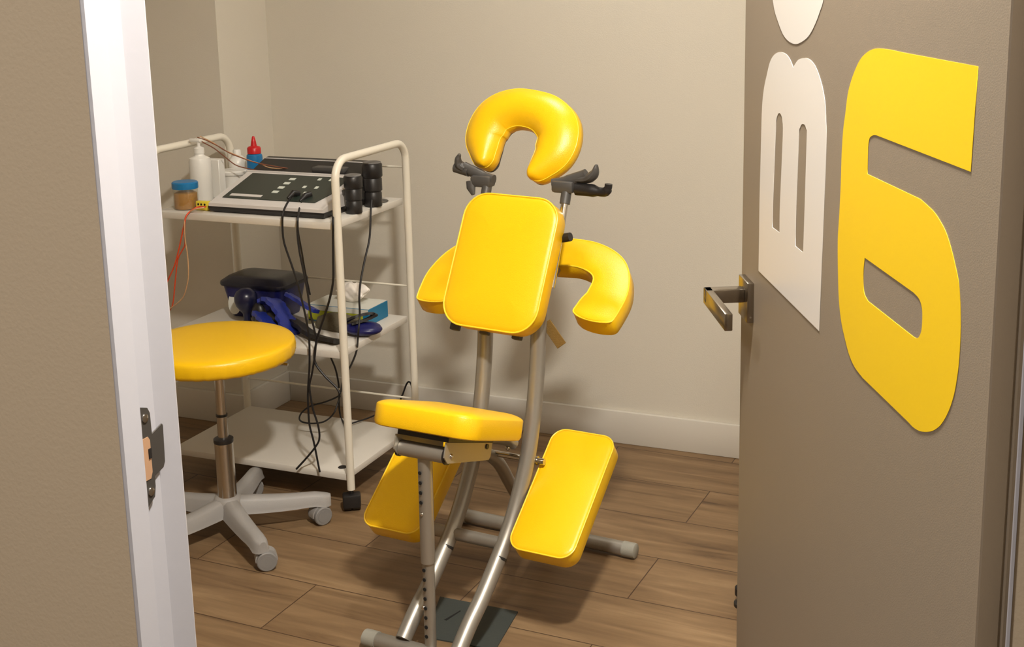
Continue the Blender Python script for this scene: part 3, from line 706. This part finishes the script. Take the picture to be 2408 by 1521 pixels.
# seat with gathered cover
n = 120; prof = []
for k in range(0, 9):
    f = k/8; prof.append((0.204*math.sin(f*PI/2)**1.0 if k else 0.001, 0.556-0.016*(1-math.cos(f*PI/2))**1.3))
side = [(0.2055, 0.534), (0.2065, 0.525), (0.2055, 0.511), (0.202, 0.503), (0.194, 0.498), (0.180, 0.496)]
vs = []; fs = []
allp = [(r, z, 0) for r, z in prof] + [(r, z, (i+1)/6) for i, (r, z) in enumerate(side)] + [(0.02, 0.496, 0.5)]
for r, z, wv in allp:
    for k in range(n):
        a = 2*PI*k/n
        rr = r + wv*(0.0022*math.sin(a*34)+0.0016*math.sin(a*53+1.3))*(1 if r > 0.1 else 0)
        vs.append((rr*math.cos(a), rr*math.sin(a), z + wv*0.0012*math.sin(a*34+0.6)))
for i in range(len(allp)-1):
    for k in range(n):
        l = (k+1) % n; fs.append((i*n+k, i*n+l, (i+1)*n+l, (i+1)*n+k))
fs.append(tuple(range(n))); fs.append(tuple((len(allp)-1)*n+k for k in reversed(range(n))))
MB().add(vs, fs).build('seat', M['yellow'], ST)
MB().box(-0.07, 0.07, -0.07, 0.07, 0.486, 0.4958, 0.002, 1).build('seat_plate', M['black'], ST)
MB().tube(spline([(0.05, 0.02, 0.487), (0.12, 0.035, 0.486), (0.19, 0.045, 0.486)], 4), 0.004, 10).build('height_lever', M['chrome'], ST)
MB().cyl((0, 0, 0.30), (0, 0, 0.487), 0.0135, 28).build('gas_piston', M['chrome'], ST)
mb = MB().cyl((0, 0, 0.265), (0, 0, 0.335), 0.0142, 28); mb.build('gas_piston', M['chrome'], ST)
MB().lathe([(0.0150, 0.336), (0.0155, 0.337), (0.0155, 0.342), (0.0150, 0.343)], 28).build('piston_ring', M['black'], ST)
MB().lathe([(0.0255, 0.262), (0.0265, 0.264), (0.0265, 0.273), (0.020, 0.277)], 30).build('cylinder_collar', M['black'], ST)
MB().lathe([(0.0262, 0.108), (0.0252, 0.112), (0.0252, 0.262)], 34).build('gas_cylinder', M['chrome'], ST)
MB().lathe([(0.014, 0.060), (0.034, 0.066), (0.040, 0.090), (0.036, 0.105), (0.029, 0.110)], 30).build('hub', M['grey_plastic'], ST)
MB().lathe([(0.009, 0.040), (0.011, 0.042), (0.011, 0.060)], 20).build('hub_nut', M['grey_plastic'], ST)
for i in range(5):
    a = R_(36.0 - 72*i); d = Vector((math.cos(a), math.sin(a), 0)); q = Vector((-d.y, d.x, 0))
    # arched, tapering arm
    secs = []
    for t in range(11):
        f = t/10; r = 0.020 + 0.238*f
        ztop = 0.107 - 0.018*f - 0.004*math.sin(f*PI) if f < 0.93 else 0.0885 - 0.004*(f-0.93)/0.07
        hgt = 0.046 - 0.014*f if f < 0.8 else 0.034
        wd = 0.030 - 0.008*f if f < 0.85 else 0.0225 + 0.001
        secs.append((r, ztop, hgt, wd))
    vs = []; fs = []
    shape = [(-1, -1), (-0.86, -0.55), (-0.72, 0.55), (-0.45, 0.92), (0, 1.0), (0.45, 0.92), (0.72, 0.55), (0.86, -0.55), (1, -1)]
    for r, ztop, hgt, wd in secs:
        for sx_, sz_ in shape:
            vs.append(d*r + q*(sx_*wd) + Vector((0, 0, ztop-hgt/2+sz_*hgt/2)))
    # rounded nose
    r, ztop, hgt, wd = secs[-1]
    for e, (sc1, dr_) in enumerate(((0.85, 0.010), (0.5, 0.018))):
        for sx_, sz_ in shape:
            vs.append(d*(r+dr_) + q*(sx_*wd*sc1) + Vector((0, 0, ztop-hgt/2+sz_*hgt/2-0.002*(e+1)*(sz_ > 0))))
    Ns = len(shape); R_n = len(secs)+2
    for j in range(R_n-1):
        for k in range(Ns):
            l = (k+1) % Ns; fs.append((j*Ns+k, j*Ns+l, (j+1)*Ns+l, (j+1)*Ns+k))
    fs.append(tuple(reversed(range(Ns)))); fs.append(tuple((R_n-1)*Ns+k for k in range(Ns)))
    leg = MB().add(vs, fs).build('leg', M['grey_plastic'], ST, angle=50)
    # twin wheel caster, swivelled
    sw = R_([-120, 40, 130, 200, 230][i]); e1 = Vector((math.cos(sw), math.sin(sw), 0)); e2 = Vector((-e1.y, e1.x, 0))
    C0 = d*0.255; wc = C0 + e1*0.012
    mb = MB()
    mb.cyl((C0.x, C0.y, 0.048), (C0.x, C0.y, 0.060), 0.008, 16)
    hood = []
    for k in range(13):
        an = R_(-10 + 200*k/12); hood.append((math.cos(an)*0.0285, math.sin(an)*0.0285+0.028))
    F2 = Matrix(((e1.x, 0, e2.x, wc.x-e2.x*0.013), (e1.y, 0, e2.y, wc.y-e2.y*0.013), (0, 1, 0, 0), (0, 0, 0, 1)))
    mb.prism(hood, 0.026, mtx=F2)
    ca = mb.build('caster', M['grey_plastic'], leg)
    for s in (-1, 1):
        a0 = wc + e2*s*0.0135 + Vector((0, 0, 0.0262)); a1 = wc + e2*s*0.0245 + Vector((0, 0, 0.0262))
        mb = MB(); mb.tube([a0, a0.lerp(a1, 0.8), a1], [0.0260, 0.0260, 0.0235], 28)
        mb.tube([a1, a1 + e2*s*0.0008], 0.017, 24)
        mb.build('caster_wheel', M['grey_wheel'], leg)

# ------------------------------------------------------------------ things on the top shelf
Z1 = 0.8325
# electrotherapy unit: black base, sloped silver housing, dark panel, raised black rear
EU = thing('electrotherapy_unit', 'silver wedge-shaped therapy console with dark key panel on the top shelf', 'therapy console', (-2.04, 3.06, Z1))
def quadloft(rings, mb=None):
    mb = mb or MB(); n = len(rings[0]); vs = [p for rg in rings for p in rg]
    fs = [tuple(reversed(range(n)))] + [(i*n+k, i*n+(k+1) % n, (i+1)*n+(k+1) % n, (i+1)*n+k) for i in range(len(rings)-1) for k in range(n)] + [tuple((len(rings)-1)*n+k for k in range(n))]
    return mb.add(vs, fs)
bx0, bx1, by0, by1 = -0.188, 0.196, -0.146, 0.165
quadloft([[(bx0+i, by0+i, z), (bx1-i, by0+i, z), (bx1-i, by1-i, z), (bx0+i, by1-i, z)] for i, z in ((0.010, 0.0005), (0.004, 0.004), (0.0, 0.012), (0.0, 0.018))]).build('base_housing', M['black'], EU, smooth=False)
def slope(y): return 0.031 + (y+0.146)*0.295        # height of the sloped top above the shelf
def wedge(x0, x1, y0, y1, lo, hi_off, m, name, parent, ins=0.004):
    b = [(x0, y0, lo), (x1, y0, lo), (x1, y1, lo), (x0, y1, lo)]
    t = [(x0+ins, y0+ins, slope(y0)+hi_off), (x1-ins, y0+ins, slope(y0)+hi_off), (x1-ins, y1, slope(y1)+hi_off), (x0+ins, y1, slope(y1)+hi_off)]
    mid = [(x0, y0, slope(y0)+hi_off-0.004), (x1, y0, slope(y0)+hi_off-0.004), (x1, y1, slope(y1)+hi_off-0.004), (x0, y1, slope(y1)+hi_off-0.004)]
    return quadloft([b, mid, t]).build(name, m, parent, smooth=False)
top_h = wedge(-0.186, 0.194, -0.146, 0.045, 0.018, 0.0, M['dev_silver'], 'top_housing', EU)
# panel lying on the slope
def on_slope(x, y, d): return (x, y, slope(y)+d)
quadloft([[on_slope(-0.158, -0.118, 0.0002), on_slope(0.150, -0.118, 0.0002), on_slope(0.172, -0.060, 0.0002), on_slope(0.172, 0.036, 0.0002), on_slope(-0.158, 0.036, 0.0002)],
          [on_slope(-0.158, -0.118, 0.0014), on_slope(0.150, -0.118, 0.0014), on_slope(0.172, -0.060, 0.0014), on_slope(0.172, 0.036, 0.0014), on_slope(-0.158, 0.036, 0.0014)]]).build('key_panel', M['dev_panel'], EU, smooth=False)
def key(x, y, w_, d_, nm='key', m=None):
    MB().add([on_slope(x, y, 0.0016), on_slope(x+w_, y, 0.0016), on_slope(x+w_, y+d_, 0.0016), on_slope(x, y+d_, 0.0016),
              on_slope(x, y, 0.0030), on_slope(x+w_, y, 0.0030), on_slope(x+w_, y+d_, 0.0030), on_slope(x, y+d_, 0.0030)],
             [(3, 2, 1, 0), (4, 5, 6, 7), (0, 1, 5, 4), (1, 2, 6, 5), (2, 3, 7, 6), (3, 0, 4, 7)]).build(nm, m or M['white_key'], EU, smooth=False)
for k in range(4): key(-0.018+0.002*k, -0.078+0.027*k, 0.019, 0.012)
for x, y in ((0.080, 0.010), (0.118, 0.010), (0.060, -0.040), (0.100, -0.040)): key(x, y, 0.010, 0.012)
for x, y in ((0.045, -0.072), (0.083, -0.072)): key(x, y, 0.020, 0.009)
key(-0.140, -0.108, 0.105, 0.012, 'display_strip', M['dev_silver'])
# ridge strip and black rear section with probe wells
MB().box(-0.186, 0.194, 0.044, 0.051, 0.018, 0.0925, 0.001, 1).build('ridge_strip', M['dev_silver'], EU, smooth=False)
quadloft([[(-0.186, 0.050, 0.018), (0.194, 0.050, 0.018), (0.194, 0.160, 0.018), (-0.186, 0.160, 0.018)],
          [(-0.184, 0.051, 0.080), (0.192, 0.051, 0.080), (0.192, 0.160, 0.080), (-0.184, 0.160, 0.080)],
          [(-0.183, 0.140, 0.116), (0.191, 0.140, 0.116), (0.191, 0.160, 0.118), (-0.183, 0.160, 0.118)]]).build('rear_housing', M['black'], EU, smooth=False)
MB().box(-0.183, 0.191, 0.136, 0.1395, 0.112, 0.1165, 0.0008, 1).build('rear_strip', M['dev_silver'], EU, smooth=False)
MB().box(0.02, 0.13, 0.075, 0.112, 0.088, 0.106, 0.006, 2).build('probe_well', M['dark_plastic'], EU)
# jack plugs
for (x, y) in ((0.108, 2.985-3.06), (0.157, 2.985-3.06)):
    pass
for P0 in (C1[0], C2[0]):
    c = Vector(P0) - Vector((-2.04, 3.06, Z1))
    MB().tube([(c.x+0.006, c.y+0.016, slope(c.y+0.016)+0.004), (c.x, c.y, c.z+0.002), (c.x-0.006, c.y-0.020, c.z-0.010)], [0.010, 0.009, 0.004], 14).build('jack_plug', M['black'], EU)

# ultrasound heads in holders at the right of the console
def probe(name, x, y, z0, h, r, lab, tiltx=0, tilty=0):
    t = thing(name, lab, 'ultrasound head', (x, y, z0), group='ultrasound heads on the top shelf')
    t.rotation_euler = (R_(tiltx), R_(tilty), 0)
    MB().lathe([(r*0.80, 0), (r*0.86, 0.003), (r*0.86, h*0.30), (r*0.80, h*0.32), (r*0.80, h*0.34), (r*0.92, h*0.36), (r*0.92, h*0.62), (r*0.86, h*0.64), (r, h*0.68), (r, h*0.94), (r*0.9, h*0.97)], 30).build('handle', M['black'], t)
    MB().lathe([(r*0.88, h*0.972), (r*0.88, h*0.995), (r*0.80, h)], 30).build('sound_head', M['grey_wheel'], t)
    MB().box(-r*1.3, -r*0.7, -0.008, 0.008, h*0.45, h*0.60, 0.003, 2).build('button', M['dark_plastic'], t)
    return t
probe('ultrasound_head', -1.814, 3.025, Z1, 0.110, 0.0265, 'shorter black ultrasound head standing beside the console, nearer the trolley front leg')
probe('ultrasound_head', -1.815, 3.135, Z1, 0.130, 0.0295, 'taller black ultrasound head with a side trigger, behind the shorter one')
tp = MB().lathe([(0.040, 0), (0.042, 0.001), (0.040, 0.002)], 36, center=(0, 0, 0)).build('rubber_disc', M['dark_plastic'])
tp.location = (-1.850, 3.20, Z1); tag(tp, 'flat dark rubber disc lying on the top shelf behind the ultrasound heads', 'rubber disc')

# jar with blue lid
JR = thing('lidded_jar', 'clear jar with blue screw lid holding amber pads, at the shelf front', 'jar', (-2.326, 2.942, Z1))
MB().lathe([(0.0335, 0), (0.0355, 0.003), (0.0355, 0.058), (0.034, 0.062)], 36).build('glass', M['clear'], JR)
MB().lathe([(0.0315, 0.002), (0.0330, 0.004), (0.0325, 0.046), (0.022, 0.051), (0.001, 0.049)], 36).build('pads', M['amber_gel'], JR)
MB().lathe([(0.0370, 0.060), (0.0375, 0.062), (0.0375, 0.077), (0.034, 0.080)], 40).build('lid', M['blue_lid'], JR)
# pump bottle
PB = thing('pump_bottle', 'tall white pump bottle standing behind the blue-lidded jar', 'bottle', (-2.366, 3.070, Z1))
MB().lathe([(0.030, 0), (0.0325, 0.003), (0.0325, 0.095), (0.0325, 0.118), (0.030, 0.128), (0.016, 0.135), (0.0145, 0.137), (0.0145, 0.142)], 36).build('body', M['white_plastic'], PB)
MB().lathe([(0.0155, 0.1425), (0.0155, 0.158), (0.008, 0.162), (0.005, 0.163), (0.005, 0.176)], 26).build('collar', M['white_plastic'], PB)
MB().box(-0.030, 0.010, -0.007, 0.007, 0.1762, 0.186, 0.003, 2).build('pump_head', M['white_plastic'], PB)
# pale carton behind the bottle
cb = MB().box(-0.035, 0.032, -0.015, 0.015, 0, 0.118, 0.0015, 1).build('carton', M['white_plastic'])
cb.location = (-2.360, 3.124, Z1); tag(cb, 'plain pale carton standing between pump bottle and console', 'carton')
# white tub
TB = thing('white_tub', 'small white tub with a flared rim, left of the red-capped bottle', 'tub', (-2.333, 3.187, Z1))
MB().lathe([(0.034, 0), (0.036, 0.002), (0.039, 0.062)], 32).build('body', M['white_plastic'], TB)
MB().lathe([(0.042, 0.0622), (0.0435, 0.064), (0.0435, 0.073), (0.040, 0.076)], 34).build('lid', M['white_plastic'], TB)
WB = thing('lotion_bottle', 'white round-shouldered bottle at the back of the top shelf behind the tub', 'bottle', (-2.366, 3.256, Z1))
MB().lathe([(0.026, 0), (0.0285, 0.003), (0.0285, 0.085), (0.026, 0.098), (0.016, 0.108), (0.011, 0.110)], 30).build('body', M['white_plastic'], WB)
MB().lathe([(0.0125, 0.1102), (0.0125, 0.124), (0.010, 0.128)], 24).build('cap', M['white_plastic'], WB)
# blue bottle with red nozzle
RB = thing('squeeze_bottle', 'blue squeeze bottle with a pointed red cap behind the console', 'bottle', (-2.287, 3.236, Z1))
MB().lathe([(0.022, 0), (0.0245, 0.003), (0.0245, 0.110), (0.0235, 0.117), (0.019, 0.121)], 32).build('body', M['blue_lid'], RB)
MB().lathe([(0.0210, 0.1215), (0.0210, 0.138), (0.018, 0.142), (0.0095, 0.145), (0.0075, 0.158), (0.0040, 0.173), (0.002, 0.175)], 28).build('cap', M['red_cap'], RB)
# yellow block plug at the console's left
YP = thing('yellow_plug', 'yellow four-hole lead plug at the left end of the console', 'plug', (-2.258, 2.935, Z1))
MB().box(-0.024, 0.020, -0.008, 0.008, 0.0, 0.027, 0.003, 2).build('body', M['yellow_plug'], YP)
for x_ in (-0.014, -0.004, 0.008):
    MB().cyl((x_, -0.0086, 0.018), (x_, -0.0080, 0.018), 0.0032, 12).build('socket', M['hole'], YP)

# ------------------------------------------------------------------ things on the middle shelf
Z2 = 0.4675
TU = thing('carry_case', 'navy tapered plastic case with a dark domed lid on the middle shelf', 'case', (-2.230, 3.165, Z2))
def tubring(w_, d_, z, r): return [(x, y, z) for x, y in rrect(w_, d_, r, 5)]
quadloft([tubring(0.180, 0.115, 0.0, 0.02), tubring(0.186, 0.120, 0.004, 0.022), tubring(0.222, 0.150, 0.098, 0.026)]).build('tub', M['navy'], TU)
quadloft([tubring(0.236, 0.164, 0.0985, 0.03), tubring(0.238, 0.166, 0.104, 0.03), tubring(0.236, 0.164, 0.110, 0.03), tubring(0.20, 0.128, 0.124, 0.03), tubring(0.15, 0.08, 0.128, 0.03)]).build('lid', M['navy_dark'], TU)
MB().tube([(x, y, 0.113) for x, y in rrect(0.19, 0.118, 0.03, 5)], 0.0025, 8, closed=True).build('lid_rib', M['black'], TU)
MB().box(-0.015, 0.035, -0.0755, -0.070, 0.050, 0.064, 0.001, 1, mtx=Matrix.Rotation(R_(-8), 4, 'X')).build('label_tag', M['dev_silver'], TU, smooth=False)
MB().prism([(x*0.024, y*0.036) for x, y in [(math.cos(a*PI/10), math.sin(a*PI/10)) for a in range(20)]], 0.0008,
           mtx=Matrix.Translation((-0.062, -0.0715, 0.046)) @ Matrix.Rotation(R_(80), 4, 'X')).build('oval_mark', M['pale_card'], TU, smooth=False)
# rubber bulb
BU = thing('rubber_bulb', 'dark navy rubber squeeze bulb standing neck-down before the case', 'rubber bulb', (-2.212, 3.040, Z2))
MB().lathe([(0.009, 0), (0.011, 0.002), (0.0105, 0.022), (0.012, 0.034), (0.020, 0.044), (0.030, 0.058), (0.0345, 0.074), (0.034, 0.088), (0.028, 0.101), (0.016, 0.109), (0.004, 0.112)], 34).build('bulb', M['navy_rubber'], BU)
MB().lathe([(0.0125, 0.0), (0.0130, 0.001), (0.0130, 0.010)], 24).build('valve', M['black'], BU)
# blue silicone straps piled over the case
def strap(name, pts, wd, th_, m, lab, cat, n=5):
    S = spline(pts, n); vs = []; fs = []
    for i, p in enumerate(S):
        t_ = (S[min(i+1, len(S)-1)]-S[max(i-1, 0)]).normalized()
        sd = t_.cross(Vector((0, 0.35, 1))).normalized(); up = sd.cross(t_).normalized()
        rip = 1 + 0.12*math.sin(i*1.7)
        for a, b in ((-1, -1), (-0.5, -1.1), (0.5, -1.1), (1, -1), (1, 1), (0.5, 1.35), (0, 0.9), (-0.5, 1.35), (-1, 1)):
            vs.append(p + sd*a*wd*rip/2 + up*b*th_/2)
    k = 9; N = len(S)
    fs = [tuple(reversed(range(k)))] + [(i*k+j, i*k+(j+1) % k, (i+1)*k+(j+1) % k, (i+1)*k+j) for i in range(N-1) for j in range(k)] + [tuple((N-1)*k+j for j in range(k))]
    o = MB().add(vs, fs).build(name, m, angle=60)
    return tag(o, lab, cat, 'straps heaped on the middle shelf')
strap('strap', [(-2.140, 3.045, Z2+0.070), (-2.118, 3.035, Z2+0.084), (-2.085, 3.020, Z2+0.072), (-2.055, 3.005, Z2+0.046), (-2.028, 2.985, Z2+0.022), (-2.010, 2.975, Z2+0.010)], 0.062, 0.012, M['blue_strap'],
      'broad shiny blue silicone strap sloping down before the navy case', 'strap')
strap('strap', [(-2.140, 3.000, Z2+0.050), (-2.105, 2.975, Z2+0.044), (-2.070, 2.955, Z2+0.026), (-2.040, 2.940, Z2+0.010)], 0.045, 0.011, M['blue_strap'],
      'blue silicone strap lowest in the pile, curling behind the stool seat', 'strap')
strap('strap', [(-2.090, 3.080, Z2+0.092), (-2.055, 3.075, Z2+0.080), (-2.020, 3.070, Z2+0.064), (-1.985, 3.066, Z2+0.052)], 0.034, 0.010, M['blue_strap'],
      'short blue strap end lying against the tissue box', 'strap')
bc = MB()
bc.sphere((0, 0, 0.022), 0.05, 0.9, 0.55, 0.44, 20); bc.sphere((0.03, -0.01, 0.03), 0.035, 1, 0.7, 0.8, 16); bc.sphere((-0.03, 0.0, 0.04), 0.03, 0.8, 0.6, 1.2, 16)
bco = bc.build('pouch', M['black']); bco.location = (-2.128, 3.025, Z2); tag(bco, 'crumpled black pouch under the blue straps', 'pouch')
# tissue box
TS = thing('tissue_box', 'flat blue and white tissue box with a tissue puffing from the top', 'tissue box', (-1.955, 3.195, Z2))
tb = MB(); tb.box(-0.105, 0.105, -0.058, 0.058, 0, 0.050, 0.001, 1)
tb.build('carton', M['blue_card'], TS, smooth=False)
MB().box(-0.104, 0.104, -0.057, 0.057, 0.0502, 0.0512).build('top_panel', M['pale_card'], TS, smooth=False)
MB().box(-0.1035, 0.085, -0.0592, -0.0582, 0.004, 0.034).build('front_print', M['green_box'], TS, smooth=False)
MB().box(-0.1035, 0.1035, -0.0590, -0.0582, 0.0345, 0.049).build('front_print', M['pale_card'], TS, smooth=False)
# tissue: soft crumpled tuft
bm = bmesh.new(); bmesh.ops.create_icosphere(bm, subdivisions=4, radius=1.0); vs = []
for v in bm.verts:
    p = v.co; a = math.atan2(p.y, p.x)
    fold = 1 + 0.10*math.sin(a*5+p.z*4) + 0.07*math.sin(a*9-p.z*7+1) + 0.05*math.sin(p.x*11+p.z*9)
    hgt_ = 0.5+0.5*p.z
    w_ = (0.45 + 0.75*hgt_**0.7)*fold
    vs.append((0.012 + p.x*0.054*w_ + 0.010*hgt_, p.y*0.024*w_, 0.0515 + hgt_*0.064*(0.9+0.12*math.sin(a*3+0.5))*(0.85+0.15*fold)))
bm.verts.index_update(); fs = [[v.index for v in f.verts] for f in bm.faces]; bm.free()
MB().add(vs, fs).build('tissue', M['tissue'], TS, angle=80)
# grey mesh bag, black strap bundle and navy pad at the front
mbg = MB(); quadloft([[(x, y, z) for x, y in rrect(w_, d_, 0.015, 5)] for w_, d_, z in ((0.12, 0.062, 0), (0.132, 0.07, 0.014), (0.12, 0.06, 0.034), (0.07, 0.03, 0.044))], mbg)
o = mbg.build('mesh_bag', M['mesh_bag'], angle=60); o.location = (-1.925, 3.085, Z2); o.rotation_euler = (0, 0, R_(-10)); tag(o, 'grey-brown mesh bag slumped in front of the tissue box', 'bag')
strap('strap', [(-2.050, 3.030, Z2+0.030), (-2.000, 3.000, Z2+0.026), (-1.950, 2.975, Z2+0.012), (-1.895, 2.955, Z2+0.009), (-1.840, 2.945, Z2+0.008)], 0.040, 0.012, M['black'],
      'wide black strap lying along the front of the middle shelf', 'strap')
strap('strap', [(-1.870, 3.040, Z2+0.040), (-1.845, 3.050, Z2+0.052), (-1.815, 3.075, Z2+0.058), (-1.800, 3.085, Z2+0.054), (-1.812, 3.060, Z2+0.045), (-1.845, 3.030, Z2+0.036)], 0.020, 0.007, M['black'],
      'looped black strap end on top of the navy pad', 'strap')
npd = MB(); npd.sphere((0, 0, 0.0185), 0.056, 1.05, 0.78, 0.33, 26)
npd.sphere((0.012, 0.006, 0.020), 0.042, 1.0, 0.8, 0.42, 22)
o = npd.build('cuff', M['navy']); o.location = (-1.822, 3.055, Z2); tag(o, 'small puffy navy cuff at the right end of the middle shelf', 'cuff')

# ------------------------------------------------------------------ leads and cables
def cable(name, pts, r, m, lab, cat='cable', group=None, n=6):
    o = MB().tube(spline(pts, n), r, 8).build(name, m)
    return tag(o, lab, cat, group)
cable('lead_cable', C1, 0.0029, M['rubber'], 'black lead from the left console jack, hanging down past all shelves', group='black cables on and around the trolley')
cable('lead_cable', C2, 0.0029, M['rubber'], 'black lead from the right console jack, hanging past all shelves', group='black cables on and around the trolley')
cable('lead_cable', C2b, 0.0026, M['rubber'], 'short black lead ending loose above the tissue box', group='black cables on and around the trolley')
cable('lead_cable', C3, 0.0032, M['rubber'], 'black cable falling close beside the front trolley leg', group='black cables on and around the trolley')
cable('lead_cable', C4, 0.0029, M['rubber'], 'black cable hanging from the ultrasound head outside the trolley', group='black cables on and around the trolley')
cable('lead_cable', C5, 0.0029, M['rubber'], 'black cable behind the trolley dropping to the bottom shelf', group='black cables on and around the trolley')
cable('lead_cable', C6, 0.0026, M['rubber'], 'loose black cable loop above the bottom shelf', group='black cables on and around the trolley')
cable('lead_cable', C7, 0.0026, M['rubber'], 'black cable lying at the back right of the bottom shelf', group='black cables on and around the trolley')
cable('lead_cable', [(C8[0][0]-0.05, 3.45, 0.004), (C8[0][0]-0.02, 3.44, 0.006)] + C8 + [(C8[-1][0]+0.03, 3.46, 0.006), (C8[-1][0]+0.07, 3.47, 0.004)], 0.0028, M['rubber'], 'black cable arch behind the rear trolley leg', group='black cables on and around the trolley')
cable('electrode_wire', R1, 0.0022, M['orange_wire'], 'orange-red wire from the yellow plug, outermost left', 'wire', group='wires from the yellow plug')
cable('electrode_wire', R2, 0.0020, M['orange_wire'], 'orange-red wire from the yellow plug, middle of the bunch', 'wire', group='wires from the yellow plug')
cable('electrode_wire', R3, 0.0018, M['tan_wire'], 'pale tan wire from the yellow plug, looping lowest', 'wire', group='wires from the yellow plug')
cable('electrode_wire', W1, 0.0017, M['brown_wire'], 'brown wire draped from pump bottle to console, lowest of three', 'wire', group='wires draped from pump bottle to console')
cable('electrode_wire', W2, 0.0016, M['brown_wire'], 'brown wire draped from pump bottle to console, middle of three', 'wire', group='wires draped from pump bottle to console')
cable('electrode_wire', W3, 0.0016, M['tan_wire'], 'tan wire draped from pump bottle to console, highest of three', 'wire', group='wires draped from pump bottle to console')
